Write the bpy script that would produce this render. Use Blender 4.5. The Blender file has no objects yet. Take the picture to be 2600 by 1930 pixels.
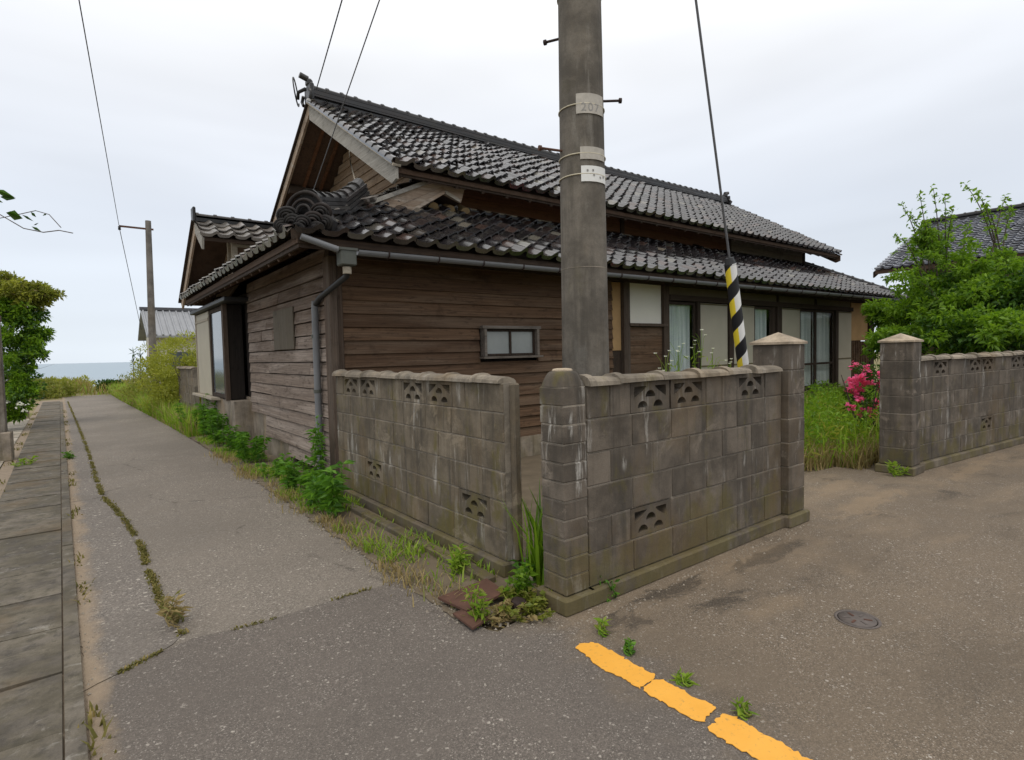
import bpy, bmesh, math, random
import numpy as np
from mathutils import Matrix, Vector, Euler

random.seed(7); RNG = np.random.default_rng(7)
scene = bpy.context.scene
C = scene.collection
PI = math.pi

# ------------------------------------------------------------------ camera
F_PX, CX, CY, CAM_H = 1427.4, 1300.0, 965.0, 1.5
M2 = np.array([[0.7923, -0.6096, -0.0233], [-0.0476, -0.0237, -0.9986], [0.6081, 0.7924, -0.0479]])
_pi, _ro, _ya = .04793, -.02331, .65457
_cp, _sp, _c, _s = math.cos(_pi), math.sin(_pi), math.cos(_ro), math.sin(_ro)
_fw = np.array([0, _cp, -_sp]); _rt = np.array([1., 0, 0]); _up = np.array([0, _sp, _cp])
_r2 = _c*_rt + _s*_up; _u2 = -_s*_rt + _c*_up
_W = np.array([[math.cos(_ya), math.sin(_ya), 0], [-math.sin(_ya), math.cos(_ya), 0], [0, 0, 1]])
M2 = np.array([_r2, -_u2, _fw]) @ _W.T
cam_d = bpy.data.cameras.new("camera"); cam = bpy.data.objects.new("camera", cam_d); C.objects.link(cam)
cam_d.sensor_width = 36; cam_d.lens = F_PX/2600*36; cam_d.clip_start = .05; cam_d.clip_end = 60000
R3 = Matrix(((M2[0][0], -M2[1][0], -M2[2][0]), (M2[0][1], -M2[1][1], -M2[2][1]), (M2[0][2], -M2[1][2], -M2[2][2])))
cam.matrix_world = Matrix.Translation((0, 0, CAM_H)) @ R3.to_4x4()
scene.camera = cam

def ray(x, y): return M2.T @ np.array([x-CX, y-CY, F_PX])
def G(x, y, z=0.):                       # photo pixel -> point on the ground
    r = ray(x, y); t = (z-CAM_H)/r[2]; return np.array([0, 0, CAM_H])+r*t
def PX(x, y, X): r = ray(x, y); return np.array([0, 0, CAM_H])+r*(X/r[0])
def PY(x, y, Y): r = ray(x, y); return np.array([0, 0, CAM_H])+r*(Y/r[1])
def Q(x, y, d): r = ray(x, y); return np.array([0, 0, CAM_H])+r/(M2[2] @ r)*d

# ------------------------------------------------------------------ render + light
scene.view_settings.view_transform = 'Standard'; scene.view_settings.look = 'None'
scene.view_settings.gamma = 1; scene.view_settings.use_curve_mapping = False
scene.view_settings.exposure = 0.0
SUN_EL, SUN_AZ = math.radians(58), math.radians(215)      # overcast: a wide soft sun
w = bpy.data.worlds.new("World"); scene.world = w; w.use_nodes = True
nt = w.node_tree; nt.nodes.clear()
def nn(t, **k):
    n = nt.nodes.new(t)
    for a, b in k.items(): setattr(n, a, b)
    return n
out = nn('ShaderNodeOutputWorld'); bg = nn('ShaderNodeBackground'); bg.inputs['Strength'].default_value = .1
sky = nn('ShaderNodeTexSky', sky_type='NISHITA'); sky.sun_disc = False
sky.sun_elevation = SUN_EL; sky.sun_rotation = SUN_AZ; sky.air_density = 1; sky.dust_density = 3
tc = nn('ShaderNodeTexCoord'); sep = nn('ShaderNodeSeparateXYZ'); nt.links.new(tc.outputs['Generated'], sep.inputs[0])
ramp = nn('ShaderNodeValToRGB'); nt.links.new(sep.outputs['Z'], ramp.inputs[0])
e = ramp.color_ramp.elements
e[0].position = 0.0; e[0].color = (.735, .80, .865, 1)
e[1].position = 1.0; e[1].color = (1, .985, .955, 1)
for p, c in ((.08, (.70, .76, .835)), (.22, (.70, .75, .83)), (.36, (.82, .85, .905)), (.52, (.98, .985, .995))):
    q = e.new(p); q.color = (*c, 1)
mp = nn('ShaderNodeMapping'); mp.inputs['Scale'].default_value = (1.1, 1.1, 5.5); nt.links.new(tc.outputs['Generated'], mp.inputs[0])
noi = nn('ShaderNodeTexNoise'); noi.inputs['Scale'].default_value = 1.1; noi.inputs['Detail'].default_value = 3
noi.inputs['Roughness'].default_value = .52; noi.inputs['Distortion'].default_value = .35
nt.links.new(mp.outputs[0], noi.inputs['Vector'])
mr = nn('ShaderNodeMapRange'); mr.inputs[1].default_value = .3; mr.inputs[2].default_value = .72; mr.inputs[3].default_value = 10.3; mr.inputs[4].default_value = 12.5
nt.links.new(noi.outputs['Fac'], mr.inputs[0])
mul = nn('ShaderNodeVectorMath', operation='SCALE'); nt.links.new(ramp.outputs[0], mul.inputs[0]); nt.links.new(mr.outputs[0], mul.inputs['Scale'])
mix = nn('ShaderNodeMixRGB'); mix.inputs[0].default_value = .06
nt.links.new(mul.outputs[0], mix.inputs[1]); nt.links.new(sky.outputs[0], mix.inputs[2])
nt.links.new(mix.outputs[0], bg.inputs[0]); nt.links.new(bg.outputs[0], out.inputs[0])
sd = bpy.data.lights.new("sun", 'SUN'); sd.energy = 1.2; sd.angle = math.radians(25); sd.color = (1, .94, .84)
sun = bpy.data.objects.new("sun", sd); C.objects.link(sun)
_dx, _dy, _dz = -.55*.5, -.60*.5, .8
sun.rotation_euler = Vector((_dx, _dy, _dz)).to_track_quat('Z', 'Y').to_euler()
sky.sun_rotation = math.atan2(_dx, _dy); sky.sun_elevation = math.asin(_dz/math.sqrt(_dx*_dx+_dy*_dy+_dz*_dz))

# ------------------------------------------------------------------ materials
class NB:
    def __init__(s, name):
        s.m = bpy.data.materials.new(name); s.m.use_nodes = True; s.t = s.m.node_tree; s.t.nodes.clear()
        s.out = s.n('ShaderNodeOutputMaterial')
        s.geo = s.n('ShaderNodeNewGeometry'); s.oi = s.n('ShaderNodeObjectInfo'); s.tc = s.n('ShaderNodeTexCoord')
    def n(s, t, **k):
        x = s.t.nodes.new(t)
        for a, b in k.items(): setattr(x, a, b)
        return x
    def set(s, sock, v):
        if hasattr(v, 'is_linked') or isinstance(v, bpy.types.NodeSocket): s.t.links.new(v, sock)
        elif isinstance(v, (tuple, list)) and sock.type == 'RGBA': sock.default_value = (*v[:3], 1)
        else: sock.default_value = v
    def math(s, op, a, b=0., clamp=False):
        x = s.n('ShaderNodeMath', operation=op); x.use_clamp = clamp; s.set(x.inputs[0], a); s.set(x.inputs[1], b); return x.outputs[0]
    def mix(s, f, a, b, bt='MIX'):
        x = s.n('ShaderNodeMixRGB', blend_type=bt); s.set(x.inputs[0], f); s.set(x.inputs[1], a); s.set(x.inputs[2], b); return x.outputs[0]
    def map(s, v, a, b, c=0., d=1.):
        x = s.n('ShaderNodeMapRange'); x.interpolation_type = 'SMOOTHSTEP'
        for i, q in enumerate((v, a, b, c, d)): s.set(x.inputs[i], q)
        return x.outputs[0]
    def vec(s, v, scale, add=None):
        x = s.n('ShaderNodeMapping'); s.set(x.inputs['Vector'], v); x.inputs['Scale'].default_value = scale
        if add is not None: s.set(x.inputs['Location'], add)
        return x.outputs[0]
    def noise(s, v, sc, det=4, rough=.55, dist=0, col=False):
        x = s.n('ShaderNodeTexNoise'); s.set(x.inputs['Vector'], v); x.inputs['Scale'].default_value = sc
        x.inputs['Detail'].default_value = det; x.inputs['Roughness'].default_value = rough; x.inputs['Distortion'].default_value = dist
        return x.outputs['Color' if col else 'Fac']
    def voro(s, v, sc, feat='F1', outp='Distance'):
        x = s.n('ShaderNodeTexVoronoi', feature=feat); s.set(x.inputs['Vector'], v); x.inputs['Scale'].default_value = sc; return x.outputs[outp]
    def rnd(s):   # one random number for each piece, whether an object of its own or an island
        return s.math('FRACT', s.math('ADD', s.oi.outputs['Random'], s.geo.outputs['Random Per Island']))
    def pos(s): return s.geo.outputs['Position']
    def shifted(s, scale):
        cb = s.n('ShaderNodeCombineXYZ'); r = s.rnd()
        for i, k in enumerate((37., 91., 53.)): s.t.links.new(s.math('MULTIPLY', r, k), cb.inputs[i])
        return s.vec(s.pos(), scale, cb.outputs[0])
    def bump(s, h, st=.3, d=.01):
        b = s.n('ShaderNodeBump'); b.inputs['Strength'].default_value = st; b.inputs['Distance'].default_value = d; s.set(b.inputs['Height'], h); return b.outputs[0]
    def pbr(s, col, rough=.8, normal=None, metal=0., spec=.5, **k):
        p = s.n('ShaderNodeBsdfPrincipled'); s.set(p.inputs['Base Color'], col); s.set(p.inputs['Roughness'], rough)
        s.set(p.inputs['Metallic'], metal); s.set(p.inputs['Specular IOR Level'], spec)
        if normal is not None: s.set(p.inputs['Normal'], normal)
        for a, b in k.items(): s.set(p.inputs[a.replace('_', ' ')], b)
        s.t.links.new(p.outputs[0], s.out.inputs[0]); return s.m

def m_plain(name, col, rough=.7, metal=0., var=.25, sc=6, spec=.4):
    b = NB(name); n = b.noise(b.pos(), sc, 5); d = tuple(c*(1-var) for c in col); l = tuple(min(1, c*(1+var)) for c in col)
    return b.pbr(b.mix(n, d, l), rough, b.bump(b.noise(b.pos(), sc*14, 3), .15, .004), metal, spec)

def m_asphalt(name, base, light, coarse=1., old=0., brown=None):
    b = NB(name); p = b.pos()
    big = b.noise(p, .5, 4, .6); mid = b.noise(p, 4, 5, .65); fine = b.noise(p, 90, 3, .7)
    if brown is not None:                                # the side road is laid in a browner mix, met in a ragged line
        sx0 = b.n('ShaderNodeSeparateXYZ'); b.t.links.new(p, sx0.inputs[0])
        k0 = b.map(b.math('ADD', sx0.outputs[0], b.math('MULTIPLY', b.math('SUBTRACT', mid, .5), .9)), 1.72, 2.25)
        bs = b.mix(k0, base, brown)
    else: k0 = None; bs = b.mix(0., base, base)
    def sc(f): return b.mix(1., bs, (f, f, f), 'MULTIPLY')
    cell = b.voro(p, 170*coarse, outp='Color'); sp = b.n('ShaderNodeSeparateColor'); b.t.links.new(cell, sp.inputs[0]); ch = sp.outputs[0]
    col = b.mix(b.map(ch, .1, 1.), sc(.62), sc(1.36))
    col = b.mix(b.map(ch, .93, .99, 0, .85), col, light)
    cell2 = b.voro(p, 80*coarse, outp='Color'); sp2 = b.n('ShaderNodeSeparateColor'); b.t.links.new(cell2, sp2.inputs[0])
    col = b.mix(b.map(sp2.outputs[0], .978, .995, 0, .9), col, tuple(min(.8, c*1.15) for c in light))
    col = b.mix(b.map(fine, .45, .7, 0, .4), col, sc(.62))
    col = b.mix(b.map(mid, .35, .75, 0, .45), col, sc(1.25))
    col = b.mix(b.map(big, .38, .62, 0, .5), col, sc(.70))
    if brown is not None:
        sx = sx0; yy = b.math('ADD', sx.outputs[1], b.math('MULTIPLY', sx.outputs[0], .075))
        near = b.math('MULTIPLY', b.map(yy, .9, 2.55), k0); n2 = b.noise(b.vec(p, (1, 2.4, 1)), .9, 7, .68, .5)
        k = b.math('MULTIPLY', b.map(b.math('ADD', n2, b.math('MULTIPLY', near, .20)), .60, .86), b.math('MULTIPLY', k0, .5))
        col = b.mix(b.math('MULTIPLY', k, b.map(fine, .3, .62, .45, 1)), col, (.30, .225, .15))
        dk = b.map(b.noise(b.vec(p, (1, 1.8, 1), (7.4, 3, 0)), 1.25, 7, .72, .4), .53, .70, 0, .8)
        col = b.mix(b.math('MULTIPLY', b.math('MULTIPLY', dk, near), b.map(fine, .35, .6, .3, 1)), col, (.032, .028, .024))
        def spot(px, py, rx, ry, lo=.35, hi=1.):
            g_ = G(px, py); v_ = b.n('ShaderNodeMapping'); v_.vector_type = 'POINT'; b.t.links.new(p, v_.inputs[0]); v_.inputs['Scale'].default_value = (1/rx, 1/ry, 0); v_.inputs['Location'].default_value = (-g_[0]/rx, -g_[1]/ry, 0)
            l_ = b.n('ShaderNodeVectorMath', operation='LENGTH'); b.t.links.new(v_.outputs[0], l_.inputs[0])
            return b.map(b.math('ADD', l_.outputs['Value'], b.math('MULTIPLY', b.math('SUBTRACT', b.noise(b.vec(p, (1, 2, 1)), 3.0, 8, .78, .6), .5), 4.6)), hi, lo)
        for px, py, rx, ry, am in ((1960, 1540, .30, .10, .4), (2200, 1280, .9, .16, .7), (2480, 1185, 1.3, .14, .7), (1900, 1420, .8, .06, .55), (2120, 1235, .5, .16, .6)):
            col = b.mix(b.math('MULTIPLY', b.math('MULTIPLY', spot(px, py, rx, ry), am), b.map(fine, .3, .62, .5, 1)), col, (.27, .20, .13))
        for px, py, rx, ry, am in ((1690, 1505, .50, .10, .8), (1830, 1525, .30, .10, .75), (1560, 1580, .3, .12, .7), (1950, 1410, .55, .10, .6), (2480, 1700, .6, .3, .2)):
            col = b.mix(b.math('MULTIPLY', b.math('MULTIPLY', spot(px, py, rx, ry), am), b.map(fine, .3, .62, .45, 1)), col, (.030, .026, .022))
    if True:                                             # sand drifted against the gutter kerb
        s3 = b.n('ShaderNodeSeparateXYZ'); b.t.links.new(p, s3.inputs[0])
        dk_ = b.math('ADD', b.math('ADD', s3.outputs[0], b.math('MULTIPLY', s3.outputs[1], .0218)), -.0117)
        wv_ = b.math('MULTIPLY', b.math('SUBTRACT', b.noise(p, 2.6, 6, .7), .5), .28)
        ks_ = b.math('MULTIPLY', b.map(b.math('ADD', dk_, wv_), .13, .03), b.map(s3.outputs[1], 2.2, 2.9))
        col = b.mix(b.math('MULTIPLY', ks_, .85), col, b.mix(b.noise(p, 24, 4, .7), (.20, .15, .105), (.36, .28, .195)))
    crack = b.voro(b.vec(p, (1, 1, 1), (3, 1, 0)), .55, 'DISTANCE_TO_EDGE'); wob = b.noise(p, 9, 4, .6)
    ck = b.map(b.math('ADD', crack, b.math('MULTIPLY', b.math('SUBTRACT', wob, .5), .05)), .0, .006, 1, 0)
    if old: col = b.mix(b.math('MULTIPLY', b.math('MULTIPLY', ck, old), b.map(b.noise(p, .8, 2), .48, .6)), col, sc(.35))
    h = b.math('ADD', b.math('MULTIPLY', b.voro(p, 170*coarse), 1.0), b.math('MULTIPLY', fine, .5))
    return b.pbr(col, b.map(mid, .3, .7, .75, .95), b.bump(h, .5, .006), 0, .3)

def m_concrete(name, col, stain=.5, moss=.0, white=.0, rough=.88, wet=(.05, .045, .038)):
    b = NB(name); p = b.pos(); v = b.shifted((1, 1, 1)); r = b.rnd()
    c = b.mix(b.map(b.noise(v, 3.5, 6, .66), .32, .68), tuple(x*.55 for x in col), tuple(x*1.35 for x in col))
    c = b.mix(b.math('MULTIPLY', b.map(r, 0, 1), .65), c, b.mix(.7, c, tuple(x*.5 for x in col)))
    streak = b.noise(b.vec(p, (13, 13, .9)), 1.0, 5, .65, .25)
    c = b.mix(b.math('MULTIPLY', b.map(streak, .47, .68), stain), c, wet)
    if white:
        ws = b.noise(b.vec(p, (9, 9, 1.3), (5, 2, 9)), 1.2, 6, .7, .5)
        wm = b.math('MULTIPLY', b.map(ws, .54, .66), b.map(b.noise(p, 2.3, 3), .44, .6))
        c = b.mix(b.math('MULTIPLY', wm, white), c, (.50, .48, .44))
    if moss:
        mo = b.noise(b.vec(p, (4, 4, 2.2), (1, 8, 4)), 1.3, 6, .66)
        sx = b.n('ShaderNodeSeparateXYZ'); b.t.links.new(p, sx.inputs[0])
        low = b.map(sx.outputs[2], .65, .05, 0, .16)
        c = b.mix(b.math('MULTIPLY', b.map(b.math('ADD', mo, low), .54, .72), moss), c, (.125, .105, .03))
    pa = b.noise(b.vec(p, (1, 1, 1.3), (3, 6, 1)), 2.6, 7, .72, .8)
    c = b.mix(b.math('MULTIPLY', b.map(pa, .57, .66), white*.7), c, tuple(min(.6, x*2.2) for x in col))
    pb = b.noise(b.vec(p, (1, 1, .6), (9, 1, 5)), 1.7, 5, .6, .4); c = b.mix(b.math('MULTIPLY', b.map(pb, .5, .68), stain*.7), c, (col[0]*1.0, col[1]*.80, col[2]*.50))
    g = b.noise(p, 120, 3, .7); c = b.mix(b.map(g, .35, .8, 0, .35), c, tuple(x*.45 for x in col))
    h = b.math('ADD', b.math('MULTIPLY', g, .6), b.noise(p, 22, 4, .6))
    return b.pbr(c, rough, b.bump(h, .5, .006), 0, .3)

def m_wood(name, dark, light, axis, grey=(.20, .175, .15), greyamt=.3, rough=.82, zgrey=None):
    b = NB(name); sc = [70., 70., 70.]; sc[axis] = 1.3
    v = b.shifted(tuple(sc)); g = b.noise(v, 1.0, 6, .66, .6)
    sc2 = [5., 5., 5.]; sc2[axis] = .45; g2 = b.noise(b.shifted(tuple(sc2)), 1, 5, .6, .8)
    c = b.mix(b.map(g, .2, .85), dark, light); r = b.rnd()
    c = b.mix(b.map(r, 0, 1, 0, .8), c, b.mix(.7, c, dark))
    k = b.math('MULTIPLY', b.map(g2, .42, .68), greyamt)
    if zgrey:
        sx = b.n('ShaderNodeSeparateXYZ'); b.t.links.new(b.pos(), sx.inputs[0])
        k = b.math('ADD', k, b.map(sx.outputs[2], zgrey[0], zgrey[1], 0, zgrey[2]), clamp=True)
    c = b.mix(k, c, b.mix(b.map(g, .25, .75), tuple(x*.45 for x in grey), grey))
    c = b.mix(b.map(b.noise(b.pos(), 2.2, 5, .7), .55, .72, 0, .55), c, tuple(x*.5 for x in dark)); sc3 = [22., 22., 22.]; sc3[axis] = 5.; c = b.mix(b.map(b.noise(b.shifted(tuple(sc3)), 1, 5, .7), .52, .70, 0, .6), c, tuple(x*.5 for x in dark))
    return b.pbr(c, rough, b.bump(g, .4, .004), 0, .25)

def m_tile(name, col, rough=.3, var=1., spec=1., ior=1.68):
    b = NB(name); r = b.rnd(); p = b.pos(); n = b.noise(p, 7, 5, .6)
    c = b.mix(r, tuple(x*.6 for x in col), tuple(x*1.5 for x in col))
    r2 = b.math('FRACT', b.math('MULTIPLY', r, 17.3))
    c = b.mix(b.map(r2, .72, 1., 0, .75*var), c, (.075, .045, .036))
    r3 = b.math('FRACT', b.math('MULTIPLY', r, 41.7))
    c = b.mix(b.map(r3, .93, .97, 0, .55*var), c, (.20, .185, .15))
    c = b.mix(b.map(n, .5, .75, 0, .4), c, (.05, .046, .04))
    return b.pbr(c, b.math('ADD', b.map(n, .3, .75, rough*.7, rough*1.4), b.math('MULTIPLY', r2, .06)), b.bump(b.noise(p, 55, 3), .08, .004), 0, spec, IOR=ior)

def m_leaf(name, a, b_, trans=.35, rough=.5, tip=None):
    b = NB(name); r = b.rnd(); n = b.noise(b.pos(), 2.2, 3)
    c = b.mix(r, a, b_); c = b.mix(b.map(n, .35, .7, 0, .45), c, tuple(x*.55 for x in a))
    if tip is not None: c = b.mix(b.map(b.math('FRACT', b.math('MULTIPLY', r, 7.7)), .8, .95, 0, .8), c, tip)
    p = b.n('ShaderNodeBsdfPrincipled'); b.set(p.inputs['Base Color'], c); b.set(p.inputs['Roughness'], rough); b.set(p.inputs['Specular IOR Level'], .35)
    t = b.n('ShaderNodeBsdfTranslucent'); b.set(t.inputs[0], b.mix(.5, c, (c_ := (b_[0]*1.6, b_[1]*1.7, b_[2]))))
    m = b.n('ShaderNodeMixShader'); m.inputs[0].default_value = trans
    b.t.links.new(p.outputs[0], m.inputs[1]); b.t.links.new(t.outputs[0], m.inputs[2]); b.t.links.new(m.outputs[0], b.out.inputs[0]); return b.m

MT = {}
MT['road'] = m_asphalt('asphalt_new', (.150, .129, .112), (.44, .40, .35), 1.25, .0, (.180, .142, .104))
MT['lane'] = m_asphalt('asphalt_old', (.205, .178, .150), (.44, .40, .35), 1.0, .5)
MT['edge'] = m_asphalt('asphalt_worn', (.180, .158, .138), (.48, .44, .38), .7, .6)
MT['block'] = m_concrete('block_concrete', (.140, .117, .093), .62, .6, .5)
MT['block_p'] = m_concrete('block_concrete_peeling', (.138, .115, .092), .60, .55, .75)
MT['block_l'] = m_concrete('block_concrete_pale', (.176, .145, .106), .58, .8, .55)
MT['mortar'] = m_concrete('mortar', (.27, .235, .19), .25, .3, .5)
MT['coping'] = m_concrete('coping_concrete', (.27, .23, .18), .45, .35, .3)
MT['capsand'] = m_concrete('cap_concrete', (.43, .35, .26), .25, .15, .2)
MT['foot'] = m_concrete('footing_concrete', (.150, .125, .095), .35, .6, .25)
MT['slab'] = m_concrete('slab_concrete', (.138, .120, .098), .75, .14, .3)
MT['apron'] = m_concrete('apron_concrete', (.36, .32, .27), .2, .15, .1)
MT['pole'] = m_concrete('pole_concrete', (.170, .150, .125), .50, .15, .15, .85)
MT['farpole'] = m_concrete('far_pole_concrete', (.22, .20, .18), .3, .0, .1)
MT['plinth'] = m_concrete('plinth_concrete', (.33, .28, .225), .55, .3, .1)
MT['front'] = m_wood('front_boards', (.060, .033, .019), (.205, .120, .068), 0, (.25, .18, .125), .45)
MT['side'] = m_wood('side_boards', (.060, .038, .025), (.20, .135, .090), 1, (.40, .33, .28), .55, .85, (2.4, 1.3, .5))
MT['dark'] = m_wood('dark_timber', (.026, .018, .013), (.070, .046, .032), 2, (.12, .10, .085), .2)
MT['darkx'] = m_wood('dark_timber_x', (.030, .020, .014), (.085, .054, .036), 0, (.13, .105, .085), .25)
MT['darky'] = m_wood('dark_timber_y', (.060, .036, .024), (.16, .098, .062), 1, (.17, .13, .10), .25)
MT['gable'] = m_wood('gable_boards', (.16, .105, .066), (.40, .29, .19), 1, (.44, .36, .28), .5)
MT['barge'] = m_wood('weathered_barge', (.22, .205, .18), (.50, .475, .43), 1, (.55, .53, .48), .4)
MT['planky'] = m_wood('pediment_planks', (.26, .185, .13), (.52, .41, .31), 0, (.60, .53, .45), .6)
MT['post'] = m_wood('post_timber', (.055, .038, .028), (.13, .09, .065), 2, (.17, .145, .12), .35)
MT['recess_shade_wood'] = m_wood('recess_shade_boards', (.010, .008, .007), (.030, .022, .017), 2, (.05, .04, .035), .3)  # dark timber taken near black, with the recess's shade in its colour
MT['red'] = m_wood('reddish_boards', (.085, .038, .020), (.24, .11, .055), 0, (.20, .13, .08), .3)
MT['greywall'] = m_wood('grey_upper_boards', (.12, .10, .082), (.25, .21, .175), 0, (.28, .25, .22), .5)
MT['ochre'] = m_plain('ochre_board', (.38, .235, .105), .8, 0, .28, 4)
MT['plaster'] = m_plain('white_plaster', (.70, .67, .58), .9, 0, .10, 3)
MT['shutter'] = m_plain('beige_shutter', (.40, .365, .285), .6, 0, .14, 3)
MT['olive'] = m_plain('olive_transom', (.115, .095, .05), .75, 0, .3, 3)
MT['tile'] = m_tile('roof_tile', (.016, .014, .015), .14)
MT['tile_far'] = m_tile('roof_tile_grey', (.17, .18, .21), .28, .2, 1., 1.7)
MT['tile_wing'] = m_tile('wing_tile', (.12, .105, .09), .3)
MT['ridge'] = m_tile('ridge_tile', (.013, .012, .012), .36, .2, .5, 1.5)
MT['orn'] = m_tile('ornament_tile', (.016, .0145, .0145), .55, .2, .22, 1.45)
MT['steel'] = m_plain('grey_pvc', (.165, .17, .18), .45, 0, .22, 5)
MT['steel_d'] = m_plain('dark_pvc', (.075, .08, .068), .5, 0, .35, 8)
MT['rust'] = m_plain('rusty_iron', (.105, .052, .036), .8, .15, .45, 14)
MT['bolt'] = m_plain('bolt_iron', (.045, .03, .028), .6, .5, .4, 20)
MT['castiron'] = m_plain('cast_iron', (.125, .105, .095), .75, .1, .4, 40)
MT['black'] = m_plain('black_cable', (.02, .02, .021), .5, 0, .3, 10)
MT['wire'] = m_plain('grey_wire', (.11, .11, .115), .5, .4, .2, 10)
MT['band'] = m_plain('band_wire', (.55, .50, .38), .55, .1, .25, 20)
MT['plate_w'] = m_plain('white_plate', (.72, .72, .70), .6, 0, .08, 30)
MT['plate_g'] = m_plain('weathered_plate', (.42, .39, .345), .7, 0, .28, 28)
MT['ink'] = m_plain('faded_ink', (.27, .26, .25), .7, 0, .3, 40)
MT['yellow'] = None
b = NB('yellow_paint'); _n = b.noise(b.pos(), 45, 4, .7); _g = b.noise(b.pos(), 7, 4)
MT['yellow'] = b.pbr(b.mix(b.map(_n, .56, .72, 0, .55), b.mix(_g, (.74, .345, .04), (.84, .43, .07)), (.30, .19, .08)), .6, b.bump(_n, .35, .004), 0, .4)
b = NB('curtain_glass'); _f = b.noise(b.vec(b.pos(), (9, 9, .25)), 2.2, 3, .5, .2)
MT['curtain'] = b.pbr(b.mix(b.map(_f, .3, .7), (.52, .58, .57), (.86, .89, .87)), .8, b.bump(_f, .6, .03), 0, .2)
b = NB('window_glass')
_gl = b.n('ShaderNodeBsdfGlossy'); _gl.inputs['Roughness'].default_value = .02; _tr = b.n('ShaderNodeBsdfTransparent'); _tr.inputs[0].default_value = (.95, .965, .96, 1)
_lw = b.n('ShaderNodeLayerWeight'); _lw.inputs[0].default_value = .5; _fr = b.n('ShaderNodeMath', operation='MULTIPLY_ADD'); b.t.links.new(b.math('POWER', _lw.outputs['Facing'], 5.), _fr.inputs[0]); _fr.inputs[1].default_value = .6; _fr.inputs[2].default_value = .09; _mx = b.n('ShaderNodeMixShader')
b.t.links.new(_fr.outputs[0], _mx.inputs[0]); b.t.links.new(_tr.outputs[0], _mx.inputs[1]); b.t.links.new(_gl.outputs[0], _mx.inputs[2]); b.t.links.new(_mx.outputs[0], b.out.inputs[0]); MT['glass'] = b.m
MT['frost'] = m_plain('frosted_glass', (.27, .285, .27), .25, 0, .3, 3, .6)
MT['bluepane'] = m_plain('reflective_pane', (.10, .12, .14), .06, 0, .1, 3, 1.0)
MT['soil'] = m_plain('soil', (.14, .11, .075), .95, 0, .45, 5)
MT['sandy'] = m_plain('sandy_dirt', (.235, .185, .135), .95, 0, .4, 14)
MT['stone'] = m_plain('stone', (.30, .26, .21), .9, 0, .3, 12)
MT['bark'] = m_wood('bark', (.06, .045, .035), (.16, .13, .10), 2, (.2, .18, .15), .4)
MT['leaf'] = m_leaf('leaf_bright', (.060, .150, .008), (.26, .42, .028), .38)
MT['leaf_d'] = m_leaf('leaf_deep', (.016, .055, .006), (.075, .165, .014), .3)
MT['leaf_y'] = m_leaf('leaf_yellow', (.21, .25, .028), (.42, .42, .065), .4)
MT['leaf_o'] = m_leaf('leaf_olive', (.12, .16, .018), (.32, .33, .06), .35, .5, (.30, .24, .10))
MT['weed'] = m_leaf('weed_leaf', (.040, .135, .010), (.17, .35, .030), .35)
MT['grass'] = m_leaf('grass_blade', (.12, .23, .014), (.32, .45, .045), .4, .6, (.33, .26, .09))
MT['straw'] = m_leaf('dry_grass', (.27, .20, .085), (.42, .33, .16), .3, .8, (.16, .2, .05))
MT['scrub'] = m_leaf('beach_scrub', (.20, .165, .05), (.34, .27, .10), .3, .8, (.12, .19, .04))
MT['moss'] = m_leaf('crack_moss', (.10, .10, .022), (.21, .18, .05), .3, .8, (.3, .22, .08))
MT['pink'] = m_leaf('pink_petal', (.80, .06, .22), (.95, .18, .42), .35, .6)
MT['petal'] = m_leaf('white_petal', (.85, .85, .8), (.95, .95, .92), .3, .6)
MT['gold'] = m_leaf('yellow_petal', (.8, .5, .03), (.9, .62, .05), .3, .6)
MT['claybed'] = m_plain('clay_bedding', (.30, .21, .105), .9, 0, .35, 10)
MT['noshi'] = m_wood('pale_batten', (.30, .26, .2), (.52, .46, .37), 0, (.5, .47, .42), .4)
MT['corr'] = m_plain('grey_sheet_roof', (.30, .31, .33), .5, .2, .2, 3)
MT['cream'] = m_plain('cream_wall', (.62, .58, .5), .9, 0, .1, 2)

# striped guy guard: helical bands; the pale bands have bleached from yellow to white on the side towards the road
GA = Vector((5.31, 2.90, 0)); GB = Vector((2.92, 2.84, 9.9)); gd = (GB-GA).normalized(); GROT = gd.to_track_quat('Z', 'Y').to_matrix()
_lft = GROT.transposed() @ Vector((-.80, .60, 0)); _aL = math.atan2(_lft.y, _lft.x)/(2*PI)
b = NB('guard_stripes'); _sx = b.n('ShaderNodeSeparateXYZ'); b.t.links.new(b.tc.outputs['Object'], _sx.inputs[0])
_an = b.math('DIVIDE', b.math('ARCTAN2', _sx.outputs[1], _sx.outputs[0]), 2*PI)
_st = b.math('FRACT', b.math('ADD', b.math('SUBTRACT', b.math('MULTIPLY', _sx.outputs[2], 3.55), _an), 3.12))
_df = b.math('ABSOLUTE', b.math('SUBTRACT', b.math('FRACT', b.math('ADD', b.math('SUBTRACT', _an, _aL), 1.5)), .5))
_pale = b.mix(b.map(_df, .175, .19), (.80, .62, .04), (.74, .74, .72))
MT['guard'] = b.pbr(b.mix(b.math('GREATER_THAN', _st, .5), _pale, (.012, .012, .014)), .5, None, 0, .4)

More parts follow.
